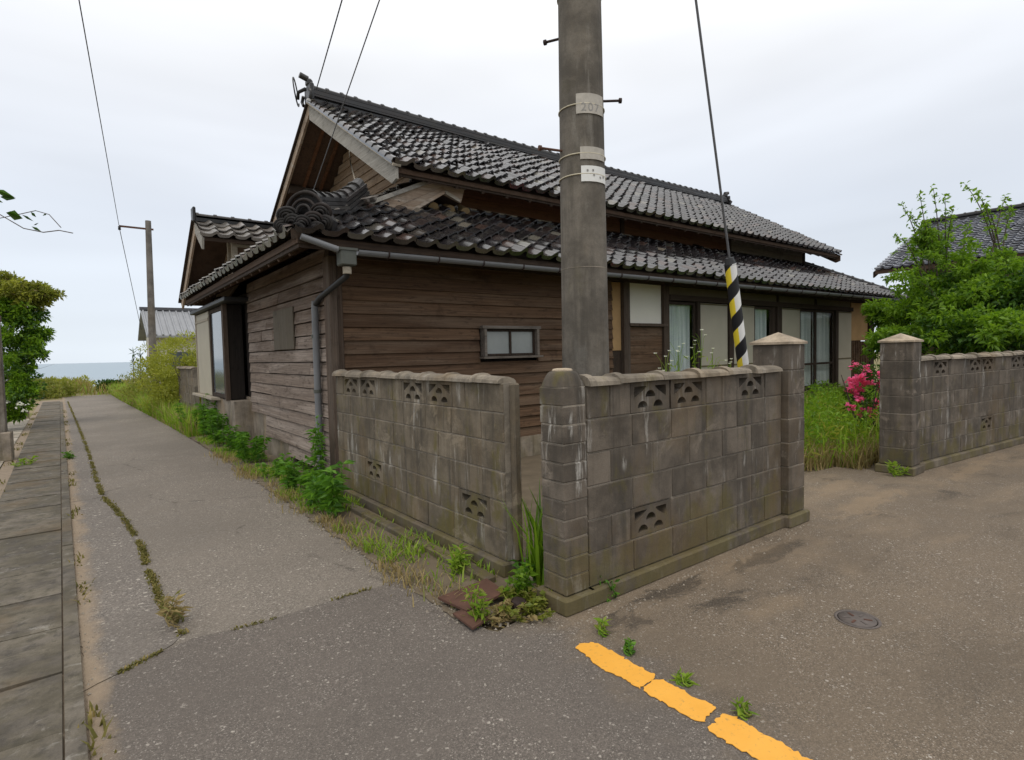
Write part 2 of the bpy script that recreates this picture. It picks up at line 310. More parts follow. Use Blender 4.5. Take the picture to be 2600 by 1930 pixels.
# ------------------------------------------------------------------ mesh helpers
class MB:
    def __init__(s): s.v = []; s.f = []; s.sm = []
    def add(s, vs, fs, smooth=False):
        o = len(s.v); s.v += [tuple(map(float, p)) for p in vs]; s.f += [tuple(i+o for i in f) for f in fs]; s.sm += [smooth]*len(fs)
    def box(s, c, d, rot=None, bev=0.):
        x, y, z = d[0]/2, d[1]/2, d[2]/2
        if bev > 0:
            vs = []; bv = min(bev, x*.9, y*.9, z*.9)
            for sx in (-1, 1):
                for sy in (-1, 1):
                    for sz in (-1, 1):
                        vs += [(sx*x, sy*(y-bv), sz*(z-bv)), (sx*(x-bv), sy*y, sz*(z-bv)), (sx*(x-bv), sy*(y-bv), sz*z)]
            bm = bmesh.new(); vv = [bm.verts.new(p) for p in vs]; bmesh.ops.convex_hull(bm, input=vv)
            bm.verts.index_update(); vs = [tuple(q.co) for q in bm.verts]; fs = [tuple(q.index for q in f.verts) for f in bm.faces]; bm.free()
        else:
            vs = [(sx*x, sy*y, sz*z) for sx in (-1, 1) for sy in (-1, 1) for sz in (-1, 1)]
            fs = [(0, 1, 3, 2), (4, 6, 7, 5), (0, 4, 5, 1), (2, 3, 7, 6), (0, 2, 6, 4), (1, 5, 7, 3)]
        if rot is not None: vs = [rot @ Vector(p) for p in vs]
        s.add([(p[0]+c[0], p[1]+c[1], p[2]+c[2]) for p in vs], fs)
    def bar(s, p0, p1, w, h, upv=(0, 0, 1)):           # box along p0-p1, w across, h along 'up'
        p0, p1 = Vector(p0), Vector(p1); d = (p1-p0); L = d.length; d.normalize()
        r = d.cross(Vector(upv)).normalized(); u = r.cross(d).normalized()
        vs = [p+r*(a*w/2)+u*(c*h/2) for p in (p0, p1) for a in (-1, 1) for c in (-1, 1)]
        s.add(vs, [(0, 1, 3, 2), (4, 6, 7, 5), (0, 4, 5, 1), (2, 3, 7, 6), (0, 2, 6, 4), (1, 5, 7, 3)])
    def tube(s, pts, rad, seg=8, caps=True):
        pts = [Vector(p) for p in pts]; n = len(pts); rads = rad if isinstance(rad, (list, tuple)) else [rad]*n
        vs = []; fs = []; prev = None
        for i, p in enumerate(pts):
            d = (pts[min(i+1, n-1)]-pts[max(i-1, 0)]).normalized()
            a = prev if prev is not None else (Vector((0, 0, 1)) if abs(d.z) < .9 else Vector((1, 0, 0)))
            a = (a-d*a.dot(d)).normalized(); prev = a; bb = d.cross(a)
            vs += [p+(a*math.cos(2*PI*k/seg)+bb*math.sin(2*PI*k/seg))*rads[i] for k in range(seg)]
        for i in range(n-1):
            for k in range(seg):
                fs.append((i*seg+k, i*seg+(k+1) % seg, (i+1)*seg+(k+1) % seg, (i+1)*seg+k))
        s.add(vs, fs, True)
        if caps:
            s.add(vs[:seg], [tuple(range(seg))[::-1]]); s.add(vs[-seg:], [tuple(range(seg))])
    def prism(s, poly, d):                             # closed 3D polygon pushed along vector d
        n = len(poly); a = [Vector(p) for p in poly]; q = [p+Vector(d) for p in a]
        s.add(a+q, [tuple(range(n))[::-1], tuple(range(n, 2*n))]+[(i, (i+1) % n, (i+1) % n+n, i+n) for i in range(n)])
    def lathe(s, c, prof, seg=20):
        vs = []; fs = []
        for r, z in prof: vs += [(c[0]+r*math.cos(2*PI*k/seg), c[1]+r*math.sin(2*PI*k/seg), c[2]+z) for k in range(seg)]
        for i in range(len(prof)-1):
            for k in range(seg): fs.append((i*seg+k, i*seg+(k+1) % seg, (i+1)*seg+(k+1) % seg, (i+1)*seg+k))
        s.add(vs, fs, True); s.add(vs[-seg:], [tuple(range(seg))]); s.add(vs[:seg], [tuple(range(seg))[::-1]])
    def mesh(s, name, off=(0, 0, 0)):
        me = bpy.data.meshes.new(name); o = Vector(off)
        me.from_pydata([tuple(Vector(p)-o) for p in s.v], [], s.f)
        me.polygons.foreach_set('use_smooth', s.sm)
        bm = bmesh.new(); bm.from_mesh(me); bmesh.ops.recalc_face_normals(bm, faces=bm.faces); bm.to_mesh(me); bm.free(); me.update()
        return me
    def build(s, name, m, parent=None, loc=None):
        off = LOC.get(parent.name, (0, 0, 0)) if parent else (loc or (0, 0, 0))
        me = s.mesh(name, off); me.materials.append(MT[m] if isinstance(m, str) else m)
        o = bpy.data.objects.new(name, me); C.objects.link(o)
        if parent: o.parent = parent; LOC[o.name] = off
        else: o.location = off; LOC[o.name] = off
        return o
LOC = {}
def thing(name, label, cat, loc=(0, 0, 0), group=None):
    o = bpy.data.objects.new(name, None); C.objects.link(o); o.location = loc; o.empty_display_size = .1; LOC[o.name] = tuple(map(float, loc))
    return tag(o, label, cat, group)
def tag(o, label, cat, group=None, kind=None):
    if label: o['label'] = label
    if cat: o['category'] = cat
    if group: o['group'] = group
    if kind: o['kind'] = kind
    return o
def struct(o): o['kind'] = 'structure'; return o
def stuff(o): o['kind'] = 'stuff'; return o
def inst(name, me, parent, W):                          # a piece that shares mesh data; W = world matrix
    o = bpy.data.objects.new(name, me); C.objects.link(o); o.parent = parent
    o.matrix_basis = Matrix.Translation(-Vector(LOC[parent.name])) @ W
    return o
def fast_mesh(name, V, Fq, m, parent=None, smooth=False, loc=(0, 0, 0)):   # numpy verts, faces of equal size
    off = np.array(LOC[parent.name] if parent else loc); V = np.asarray(V, float)-off; Fq = np.asarray(Fq, np.int32); k = Fq.shape[1]
    me = bpy.data.meshes.new(name); me.vertices.add(len(V)); me.vertices.foreach_set('co', V.ravel())
    me.loops.add(Fq.size); me.loops.foreach_set('vertex_index', Fq.ravel()); me.polygons.add(len(Fq))
    me.polygons.foreach_set('loop_start', np.arange(0, Fq.size, k, dtype=np.int32)); me.polygons.foreach_set('loop_total', np.full(len(Fq), k, np.int32))
    me.polygons.foreach_set('use_smooth', np.full(len(Fq), smooth)); me.update(calc_edges=True); me.validate()
    me.materials.append(MT[m] if isinstance(m, str) else m)
    o = bpy.data.objects.new(name, me); C.objects.link(o)
    if parent: o.parent = parent; LOC[o.name] = tuple(off)
    else: o.location = tuple(off); LOC[o.name] = tuple(off)
    return o
def ragged(pts, step=.06, amp=.012):
    o_ = []
    for i in range(len(pts)):
        a, c = np.array(pts[i][:2]), np.array(pts[(i+1) % len(pts)][:2]); L = np.linalg.norm(c-a); n = max(1, min(220, int(L/step)))
        for k in range(n): o_.append(tuple(a+(c-a)*k/n+(RNG.normal(0, amp, 2) if k else 0)))
    return o_
def sheet(name, pts, z, m, thick=0.0):
    mb = MB()
    if thick: mb.prism([(p[0], p[1], z-thick) for p in pts], (0, 0, thick))
    else: mb.add([(p[0], p[1], z) for p in pts], [tuple(range(len(pts)))])
    return mb.build(name, m)

# ------------------------------------------------------------------ the setting
gx = sorted(set(list(np.linspace(-300, 300, 31))+list(np.linspace(-30, 40, 57)))); gy = sorted(set(list(np.linspace(-150, 30, 25))+list(np.linspace(30, 110, 65))))
def ground_z(x, y):
    z = -.03
    if y > 34: z += .20*math.sin((y-34)*.16)*(.6+.4*math.sin(x*.7+1.3)) if y < 53 else 0
    if y > 46: z -= .06*(y-46)
    if 41 < y < 56: z -= .28*math.exp(-((x-1.2)/1.5)**2)
    return z
V = [(x, y, ground_z(x, y)) for y in gy for x in gx]; nx = len(gx)
mb = MB(); mb.add(V, [(j*nx+i, j*nx+i+1, (j+1)*nx+i+1, (j+1)*nx+i) for j in range(len(gy)-1) for i in range(nx-1)], True)
b = NB('sandy_ground'); _p = b.pos(); _n = b.noise(_p, .6, 6, .65); _n2 = b.noise(_p, 6, 5, .7)
MT['ground'] = b.pbr(b.mix(b.map(_n, .38, .6), b.mix(_n2, (.22, .17, .10), (.34, .27, .17)), b.mix(_n2, (.09, .10, .03), (.20, .18, .06))), .95, b.bump(_n2, .6, .05), 0, .2)
struct(mb.build('ground', 'ground'))
b = NB('sea_water'); _p = b.pos(); _wv = b.noise(b.vec(_p, (.25, .8, 1)), .5, 5, .6); _sx = b.n('ShaderNodeSeparateXYZ'); b.t.links.new(_p, _sx.inputs[0])
_foam = b.math('MULTIPLY', b.map(b.noise(b.vec(_p, (.03, .22, 1)), 1., 5, .6), .52, .66), b.map(_sx.outputs[1], 190, 95))
MT['sea'] = b.pbr(b.mix(_foam, (.22, .30, .36), (.80, .83, .85)), .35, b.bump(_wv, .2, .2), 0, .5)
mb = MB(); mb.add([(-20000, 66, -1.9), (20000, 66, -1.9), (20000, 30000, -1.9), (-20000, 30000, -1.9)], [(0, 1, 2, 3)]); struct(mb.build('sea', 'sea'))

def kx(y, off=0.): return -.045-.0218*(y-2.6)+off        # right edge of the gutter kerb
# older lane towards the sea
lane = [(kx(y, .0), y) for y in (-3, 8, 20, 32.5)]+[(1.15-.0, 32.5), (1.2, 27), (1.6, 14), (1.66, 9.6), (1.66, 5), (1.64, 3.2), (1.70, 2.4), (1.7, -3)]
struct(sheet('lane', lane, -.004, 'lane'))
seam = [G(*p)[:2] for p in ((222, 1775), (300, 1710), (400, 1660), (490, 1620), (650, 1585), (840, 1525), (1000, 1480))]
near = [(kx(-3, -.02), -3), (kx(3.0, .01), 3.0)]+[tuple(p) for p in seam]+[(1.63, 3.36), (1.60, 2.62), (1.72, 2.42), (2.2, 2.5), (4.7, 2.5), (4.95, 2.55), (5.0, 3.3), (7.35, 3.05), (7.5, 2.6), (7.7, 2.4), (11.2, 2.05), (16, 1.5), (30, .2), (30, -9), (-.02, -9)]
struct(sheet('road', near, .0, 'road'))
crack = [G(*p)[:2] for p in ((172, 1020), (200, 1085), (225, 1150), (245, 1220), (262, 1262), (300, 1300), (345, 1362), (365, 1400), (372, 1440), (395, 1490), (405, 1525), (440, 1570), (462, 1612))]
edge = [(kx(p[1], .06), p[1]) for p in reversed(crack)][::-1]
ep = [tuple(p) for p in crack]+[(crack[-1][0]-.05, crack[-1][1]-.08), (.1, 3.30)]+[(kx(y, .0), y) for y in (3.2, 6, 10, 16, 22, 28)]
struct(sheet('worn_lane_edge', ragged(ep, .05, .006), .0, 'edge'))
struct(sheet('yard_soil', [(2.25, 2.42), (16.5, 1.2), (26, 1), (26, 8), (2.25, 8)], -.012, 'soil'))
struct(sheet('verge_soil', ragged([(1.62, 3.0), (1.62, 2.68), (1.78, 2.46), (2.2, 2.4), (2.3, 2.4), (2.3, 17), (1.58, 17), (1.66, 9)], .05, .016), .004, 'soil'))
struct(sheet('left_apron', [(kx(2.5, -.80), 2.5), (kx(20.5, -.72), 20.5), (-6, 20.5), (-6, 2.5)], .01, 'apron'))
struct(sheet('gutter_bed', [(kx(2, -.78), 2), (kx(2, 0), 2), (kx(30, 0), 30), (kx(30, -.7), 30)], -.002, 'sandy'))

# gutter cover slabs and the narrow kerb beside them
gut = thing('gutter_cover_run', 'row of weathered concrete gutter covers along the lane towards the sea', 'gutter cover', (kx(2.6, -.35), 2.6, 0))
ys = [1.75, 2.30, 2.872, 3.43]
y = 3.43
while y < 28: y += .6+random.uniform(-.02, .02); ys.append(y)
for i in range(len(ys)-1):
    y0, y1 = ys[i]+.006, ys[i+1]-.006; m = MB(); dz = random.uniform(-.006, .006)
    xr, xl = -.075, -.60
    P = [(kx(y0, xl), y0), (kx(y0, xr), y0), (kx(y1, xr), y1), (kx(y1, xl), y1)]
    if i == 2: P[3] = (kx(y1-.05, xl), y1-.05)
    m.prism([(p[0], p[1], -.05) for p in P], (0, 0, .068+dz)); m.build('cover_slab', 'slab', gut)
for i in range(13):
    y0, y1 = 1.8+i*2.0, 1.8+(i+1)*2.0-.012; m = MB()
    m.prism([(kx(y0, -.067), y0, -.05), (kx(y0, .0), y0, -.05), (kx(y1, .0), y1, -.05), (kx(y1, -.067), y1, -.05)], (0, 0, .075+random.uniform(-.003, .003))); m.build('kerb_strip', 'slab', gut)

# ------------------------------------------------------------------ block walls
def bev_box_mesh(name, d, bev, m):
    q = MB(); q.box((0, 0, 0), d, None, bev); me = q.mesh(name); me.materials.append(MT[m]); return me
def vent_mesh(name, Lb, Hb, T, m):
    cu = bpy.data.curves.new(name, 'CURVE'); cu.dimensions = '2D'; cu.fill_mode = 'BOTH'; cu.extrude = T/2
    def sp(pts):
        s_ = cu.splines.new('POLY'); s_.points.add(len(pts)-1)
        for i, p in enumerate(pts): s_.points[i].co = (p[0], p[1], 0, 1)
        s_.use_cyclic_u = True
    a, h = Lb/2, Hb/2
    sp([(-a, -h), (a, -h), (a, h), (-a, h)])
    def arch(cx, y0, r, ry): return [(cx+r*math.cos(t), y0+ry*math.sin(t)) for t in np.linspace(0, PI, 9)]
    sp(arch(-a*.40, -h*.72, a*.25, h*.46)); sp(arch(a*.40, -h*.72, a*.25, h*.46)); sp(arch(0, -h*.02, a*.25, h*.46))
    sp([(-a*.82, h*.72), (-a*.20, h*.72), (-a*.42, h*.38), (-a*.82, -h*.05)]); sp([(a*.82, h*.72), (a*.82, -h*.05), (a*.42, h*.38), (a*.20, h*.72)])
    o = bpy.data.objects.new('tmp', cu); C.objects.link(o); dg = bpy.context.evaluated_depsgraph_get()
    me = bpy.data.meshes.new_from_object(o.evaluated_get(dg)); bpy.data.objects.remove(o)
    me.name = name; me.transform(Matrix.Rotation(PI/2, 4, 'X')); me.materials.clear(); me.materials.append(MT[m]); return me
BLK = {}
def blk(L, H, T, m):
    k = (round(L, 3), H, T, m)
    if k not in BLK: BLK[k] = bev_box_mesh('block', (L-.009, T, H-.009), .004, m)
    return BLK[k]
VENT = {m: vent_mesh('vent_block', .391, .191, .088, m) for m in ('block', 'block_l')}
def coping_mesh(L, m, Wd=.165):
    q = MB(); n = 8
    def ring(x, k, r): return [(x, -math.cos(PI*i/n)*Wd/2*k, .004+math.sin(PI*i/n)**.8*r) for i in range(n+1)]
    xs = [(0, 1.1, .062), (.05, 1.12, .066), (.056, 1.0, .052), (L-.02, 1.0, .046), (L, .98, .042)]
    R_ = [ring(*a) for a in xs]; vs = [p for r in R_ for p in r]
    fs = [(i*(n+1)+k, i*(n+1)+k+1, (i+1)*(n+1)+k+1, (i+1)*(n+1)+k) for i in range(len(R_)-1) for k in range(n)]
    q.add(vs, fs, False); q.add(R_[0], [tuple(range(n+1))]); q.add(R_[-1], [tuple(range(n+1))[::-1]])
    q.add([(0, -Wd*.56, .004), (0, Wd*.56, .004), (L, Wd*.5, .004), (L, -Wd*.5, .004)], [(0, 1, 2, 3)])
    me = q.mesh('coping'); me.materials.append(MT[m]); return me
def block_wall(name, label, p0, p1, rows, z0, vents, m, T=.10, first=0., copes=None, group=None, cm='coping'):
    p0, p1 = Vector((*p0, 0)), Vector((*p1, 0)); d = (p1-p0); L = d.length; d.normalize(); nrm = Vector((-d.y, d.x, 0))
    t = thing(name, label, 'wall', tuple(p0), group)
    R_ = Matrix((( d.x, nrm.x, 0), (d.y, nrm.y, 0), (0, 0, 1))).to_4x4()
    def W(s, z, o=0.): return Matrix.Translation(p0+d*s+nrm*(T/2+o)+Vector((0, 0, z))) @ R_
    q = MB(); q.box((0, 0, 0), (L, T-.012, rows*.2-.005)); me = q.mesh('mortar_core')
    # footing: irregular top edge
    q = MB(); q.box((0, 0, 0), (L+.03, T+.085, z0), None, .012); me = q.mesh('footing'); me.materials.append(MT['foot']); inst('footing', me, t, W(L/2, z0/2-.004))
    for r in range(rows):
        z = z0+r*.2+.1; spans = sorted(v[1] for v in vents if v[0] == r); cuts = []
        off = first+(.2 if r % 2 else 0.); s = -((.4-off) % .4) if off % .4 else 0.
        # fill the gaps between vent blocks with running blocks
        edges = [0.]+[e for v in spans for e in (v, v+.4)]+[L]
        for gi in range(0, len(edges), 2):
            a, bb = edges[gi], edges[gi+1]
            x = a
            nxt = off % .4 or .4
            while nxt <= a+.08: nxt += .4
            while x < bb-.03:
                e_ = min(nxt, bb)
                if bb-e_ < .09: e_ = bb
                me = blk(e_-x, .2, T, m)
                inst('block', me, t, W((x+e_)/2, z, random.uniform(-.0025, .0025)))
                mm = MB(); x = e_; nxt = e_+.4
        for v in spans: inst('vent_block', VENT[m], t, W(v+.2, z))
    # mortar behind the joints (kept clear of the openings)
    q = MB()
    for r in range(rows):
        spans = sorted(v[1] for v in vents if v[0] == r); edges = [0.004]+[e for v in spans for e in (v, v+.4)]+[L-.004]
        for gi in range(0, len(edges), 2):
            a, bb = edges[gi], edges[gi+1]
            if bb-a > .02: q.box(((a+bb)/2, 0, z0+r*.2+.1), (bb-a, T-.014, .2))
    me = q.mesh('mortar'); me.materials.append(MT['mortar']); inst('mortar', me, t, W(0, 0))
    s = 0.
    zt = z0+rows*.2
    for Lc in (copes or []):
        if Lc > 0: inst('coping', COPE(Lc, cm), t, W(s, zt-.004) @ Euler((random.uniform(-.05, .05), random.uniform(-.015, .015), random.uniform(-.025, .025))).to_matrix().to_4x4())
        s += abs(Lc)
    return t
_cope = {}
def COPE(L, m):
    k = (round(L, 2), m)
    if k not in _cope: _cope[k] = coping_mesh(L+.02, m)
    return _cope[k]
Z0 = .10
block_wall('block_wall', 'grey concrete block wall between the domed corner pillar and the peaked gate pillar', (2.33, 2.33), (4.60, 2.33), 6, Z0,
           [(5, .39), (5, .80), (5, 1.60), (1, .38)], 'block', copes=[.26, .42, .40, .36, .30, -.10, .36])
block_wall('block_wall', 'low brownish block wall running from the wooden house corner to the narrow gap', (2.21, 6.05), (2.21, 2.98), 6, Z0,
           [(5, .22), (5, .65), (5, 1.58), (5, 2.02), (1, .74), (1, 2.48)], 'block_l', copes=[.38, .38, .40, .38, .40, .38, .40, .30])
block_wall('block_wall', 'long block wall in front of the leafy tree, beyond the gateway', (7.72, 2.315), (14.1, 1.64), 6, Z0,
           [(5, .42), (5, 1.42), (5, 1.82), (5, 2.82), (5, 3.22), (1, 1.82), (5, 4.4), (1, 4.0)], 'block', copes=[.40]*15)
ep_ = bpy.data.objects['block_wall.001'] if 'block_wall.001' in bpy.data.objects else None
if ep_:
    zq = Z0
    q = MB(); q.box((2.287, 2.957, .70), (.06, .055, 1.2), None, .012); q.build('end_post', 'block_l', ep_)
def pillar(name, label, x0, x1, y0, y1, zs, m, cap, group=None):
    t = thing(name, label, 'pillar', ((x0+x1)/2, (y0+y1)/2, 0), group)
    z = Z0; dx, dy = x1-x0, y1-y0; cx, cy = (x0+x1)/2, (y0+y1)/2
    q = MB(); q.box((cx, cy, Z0/2-.004), (dx+.07, dy+.07, Z0), None, .012); q.build('footing', 'foot', t)
    for h in zs:
        q = MB(); q.box((cx+random.uniform(-.003, .003), cy+random.uniform(-.003, .003), z+h/2), (dx, dy, h-.006), None, .005); q.build('block', m, t)
        z += h
    q = MB(); q.box((cx, cy, (z+Z0)/2), (dx-.010, dy-.010, z-Z0-.002)); q.build('mortar', 'mortar', t)
    q = MB()
    if cap == 'peak':
        a = .018; P = [(x0-a, y0-a, z), (x1+a, y0-a, z), (x1+a, y1+a, z), (x0-a, y1+a, z)]; T = [(p[0], p[1], z+.02) for p in P]
        q.add(P+T+[(cx, cy, z+.105)], [(3, 2, 1, 0), (0, 1, 5, 4), (1, 2, 6, 5), (2, 3, 7, 6), (3, 0, 4, 7), (4, 5, 8), (5, 6, 8), (6, 7, 8), (7, 4, 8)]); q.build('cap', 'capsand', t)
    else:
        r = dx/2
        prof = []
        for k in range(7):
            a = k/6*PI/2; s_ = .66+.34*math.cos(a)**.8 if a < 1.56 else .66; prof.append((s_, z+.088*math.sin(a)))
        vs = []; n = 16
        for s_, zz in prof:
            for i in range(n):
                an = 2*PI*i/n+PI/4; sq = 1/max(abs(math.cos(an)), abs(math.sin(an))); rr = 1+(sq-1)*.75*max(0, 1-(zz-z)/.09)
                vs.append((cx+math.cos(an)*rr*dx/2*s_, cy+math.sin(an)*rr*dy/2*s_, zz))
        q.add(vs, [(i*n+k, i*n+(k+1) % n, (i+1)*n+(k+1) % n, (i+1)*n+k) for i in range(6) for k in range(n)]+[tuple(range(6*n, 7*n))], True); q.build('cap', 'block', t)
        q = MB(); q.lathe((cx, cy, z+.084), [(.058, 0), (.062, .008), (.055, .017), (.03, .021)], 14); q.build('cap_pad', 'capsand', t)
    return t
pillar('corner_pillar', 'narrow block corner pillar with a worn domed top, standing beside the gap', 2.14, 2.325, 2.325, 2.525, [.1091]*11, 'block_p', 'dome')
pillar('gate_pillar', 'peaked gate pillar at the end of the wall in front of the utility pole', 4.612, 4.885, 2.275, 2.59, [.2]*5+[.205, .215], 'block_p', 'peak')
pillar('gate_pillar', 'peaked gate pillar beside the pink azalea and the leafy tree wall', 7.43, 7.71, 2.27, 2.60, [.2]*5+[.205, .215], 'block_p', 'peak')

# ------------------------------------------------------------------ roof tiles
def tile_local(eave=False):
    Wt, Lt = .292, .285; n = 9; t = .022 if not eave else .055
    xs = np.linspace(0, 1.05, n)
    def prof(u): return .050*math.exp(-((u-.90)/.17)**2)+.030*math.exp(-((u+.10)/.13)**2)+.012*((u-.42)/.5)**2-.004
    top0 = [(u*.265, 0., prof(u)+.050) for u in xs]; top1 = [(u*.265, Lt, prof(u)+.002) for u in xs]
    bot0 = [(u*.265, .0, prof(u)+.050-t) for u in xs]; bot1 = [(u*.265, .06, prof(u)+.040-.022) for u in xs]
    V = top0+top1+top0+bot0+bot0+bot1; F = []
    F += [(i, i+1, n+i+1, n+i) for i in range(n-1)]
    F += [(3*n+i, 3*n+i+1, 2*n+i+1, 2*n+i) for i in range(n-1)]
    F += [(5*n+i, 5*n+i+1, 4*n+i+1, 4*n+i) for i in range(n-1)]
    return np.array(V), np.array(F), [True]*(n-1)+[False]*(2*n-2)
TV, TF, TS = tile_local(); EV, EF, ES = tile_local(True)
def tile_mesh(V, F, S, m):
    me = bpy.data.meshes.new('tile'); me.from_pydata([tuple(p) for p in V], [], [tuple(f) for f in F]); me.polygons.foreach_set('use_smooth', S); me.materials.append(MT[m]); me.update(); return me
TILES = []
def tile_field(O, u, wv, ncol, nrow, keep, part, m='tile', jit=1.0, ps=.235):
    O, u, wv = Vector(O), Vector(u).normalized(), Vector(wv).normalized(); n = u.cross(wv).normalized()
    B = Matrix(((u.x, wv.x, n.x), (u.y, wv.y, n.y), (u.z, wv.z, n.z))).to_4x4()
    for r in range(nrow):
        for c in range(ncol):
            p = O+u*(c*.265)+wv*(r*ps); ctr = p+u*.13+wv*.12
            if not keep(ctr): continue
            J = Euler((random.gauss(0, .022*jit), random.gauss(0, .034*jit), random.gauss(0, .010*jit))).to_matrix().to_4x4()
            Wm = Matrix.Translation(p+n*(.012+random.uniform(0, .006)*jit)+u*random.gauss(0, .004)*jit) @ B @ J
            TILES.append(((ctr-Vector((0, 0, 1.5))).length, Wm, r == 0, part, m))
def flush_tiles(limit):
    TILES.sort(key=lambda q: q[0]); ms = {}
    for i, (d, Wm, ev, part, m) in enumerate(TILES[:limit]):
        if (ev, m) not in ms: ms[(ev, m)] = tile_mesh(*((EV, EF, ES) if ev else (TV, TF, TS)), m)
        inst('tile', ms[(ev, m)], part, Wm)
    rest = {}
    for d, Wm, ev, part, m in TILES[limit:]: rest.setdefault((part.name, m), []).append((Wm, ev, part))
    for (pn, m), L in rest.items():
        Vs, Fs, o = [], [], 0; S = []
        for Wm, ev, part in L:
            a = np.array(Wm); V, F, s_ = (EV, EF, ES) if ev else (TV, TF, TS)
            Vs.append(V @ a[:3, :3].T+a[:3, 3]); Fs.append(F+o); o += len(V); S += s_
        ob = fast_mesh('far_tiles', np.concatenate(Vs), np.concatenate(Fs), m, L[0][2]); ob.data.polygons.foreach_set('use_smooth', S); stuff(ob)
    TILES.clear()

# ------------------------------------------------------------------ the house
HX0, HX1, HY0, HY1 = 2.30, 17.55, 6.35, 13.70
house = thing('wooden_house', 'old single-storey wooden house with black tiled roofs and weathered board walls', 'house', (HX0, HY0, 0))
EX, EY, EZ = 1.75, 5.75, 2.72; PL = .545            # lower eave corner and pitch
EX2 = 18.0; NY = 7.55; NZ = EZ+PL*(NY-EY)
UE, UZ, RY, PU = 6.85, 3.98, 10.10, .605             # upper eave, ridge and pitch
RZ = UZ+PU*(RY-UE); VX0, VX1 = 3.40, 16.70; GX0, GX1 = 4.25, 16.15
def lz(a): return EZ+PL*a

# solid inner cores so that no daylight shows through
q = MB(); q.box(((HX0+HX1)/2+.03, (HY0+.25+HY1)/2, 1.40), (HX1-HX0-.16, HY1-HY0-.25, 2.56)); q.build('inner_wall', 'dark', house)
q = MB(); q.prism([(GX0+.03, NY+.03, 3.2), (GX0+.03, NY+.03, UZ+PU*(NY-UE)-.06), (GX0+.03, RY, RZ-.12), (GX0+.03, 2*RY-NY-.03, UZ+PU*(NY-UE)-.06), (GX0+.03, 2*RY-NY-.03, 3.2)], (GX1-GX0-.06, 0, 0)); q.build('upper_inner_wall', 'dark', house)

# --- front wall boards (left, bath side)
q = MB(); q.box((HX0+.06, HY0+.03, 1.33), (.13, .13, 2.62), None, .01); q.build('corner_post', 'post', house)
z = .28; i = 0
while z < 2.66:
    h = .158; m = MB(); x0, x1 = HX0+.125, 6.98
    segs = [(x0, x1)]
    if 1.40 < z+.08 < 1.92: segs = [(x0, 4.33), (5.36, x1)]
    for a, bb in segs:
        m = MB(); k = random.uniform(-.002, .004)
        m.add([(a, HY0-.020-k, z-.012), (bb, HY0-.020-k, z-.012), (bb, HY0+.014, z+h), (a, HY0+.014, z+h), (a, HY0+.03, z-.012), (bb, HY0+.03, z-.012), (bb, HY0+.03, z+h), (a, HY0+.03, z+h)],
              [(0, 1, 2, 3), (4, 5, 1, 0), (2, 6, 7, 3), (0, 3, 7, 4), (1, 5, 6, 2)]); m.build('board', 'front', house)
    z += h
q = MB(); q.box((4.7, HY0+.02, .14), (4.7, .10, .30)); q.build('foundation', 'plinth', house)
# small bathroom window
wx0, wx1, wz0, wz1 = 4.36, 5.33, 1.43, 1.88
fr = MB(); T = .05
fr.box(((wx0+wx1)/2, HY0-.03, wz1-.02), (wx1-wx0+.06, .12, .04)); fr.box(((wx0+wx1)/2, HY0-.045, wz0+.015), (wx1-wx0+.08, .15, .03))
for x in (wx0+.02, wx1-.02): fr.box((x, HY0-.03, (wz0+wz1)/2), (.04, .11, wz1-wz0-.07))
win = fr.build('window_frame', 'greywall', house)
sf = MB(); cxm = (wx0+wx1)/2
for x in (wx0+.055, cxm, wx1-.055): sf.box((x, HY0-.012, (wz0+wz1)/2), (.03, .03, wz1-wz0-.075))
for zz in (wz0+.052, wz1-.062): sf.box((cxm, HY0-.010, zz), (wx1-wx0-.085, .026, .03))
sf.build('sash', 'dark', house)
for a, bb in ((wx0+.07, cxm-.015), (cxm+.015, wx1-.07)):
    q = MB(); q.box(((a+bb)/2, HY0-.002, (wz0+wz1)/2), (bb-a, .008, wz1-wz0-.12)); q.build('pane', 'frost', house)

# --- right part of the front: panels, posts and sliding doors
def fbox(name, m, xa, xb, za, zb, dy=0., th=.05, par=None):
    q = MB(); q.box(((xa+xb)/2, HY0+dy, (za+zb)/2), (xb-xa, th, zb-za), None, .004); return q.build(name, m, par or house)
def fx(px): return PY(px, 800, HY0)[0]
fbox('ochre_panel', 'ochre', 6.99, 7.20, 1.50, 2.63, .02, .03)
fbox('dark_panel', 'dark', 6.99, 7.20, .3, 1.50, .03, .03)
fbox('post', 'post', 7.205, 7.36, .2, 2.64, 0, .12)
fbox('plaster_panel', 'plaster', 7.365, 8.27, 1.96, 2.64, .02, .03)
fbox('panel_sill', 'post', 7.34, 8.36, 1.905, 1.955, -.03, .10)
z = .3
for k in range(10): fbox('board', 'front', 7.365, 8.30, z, z+.157, .012, .03); z += .16
fbox('post', 'post', 8.275, 8.43, .2, 2.64, 0, .11)
DT, DB = 2.37, .45
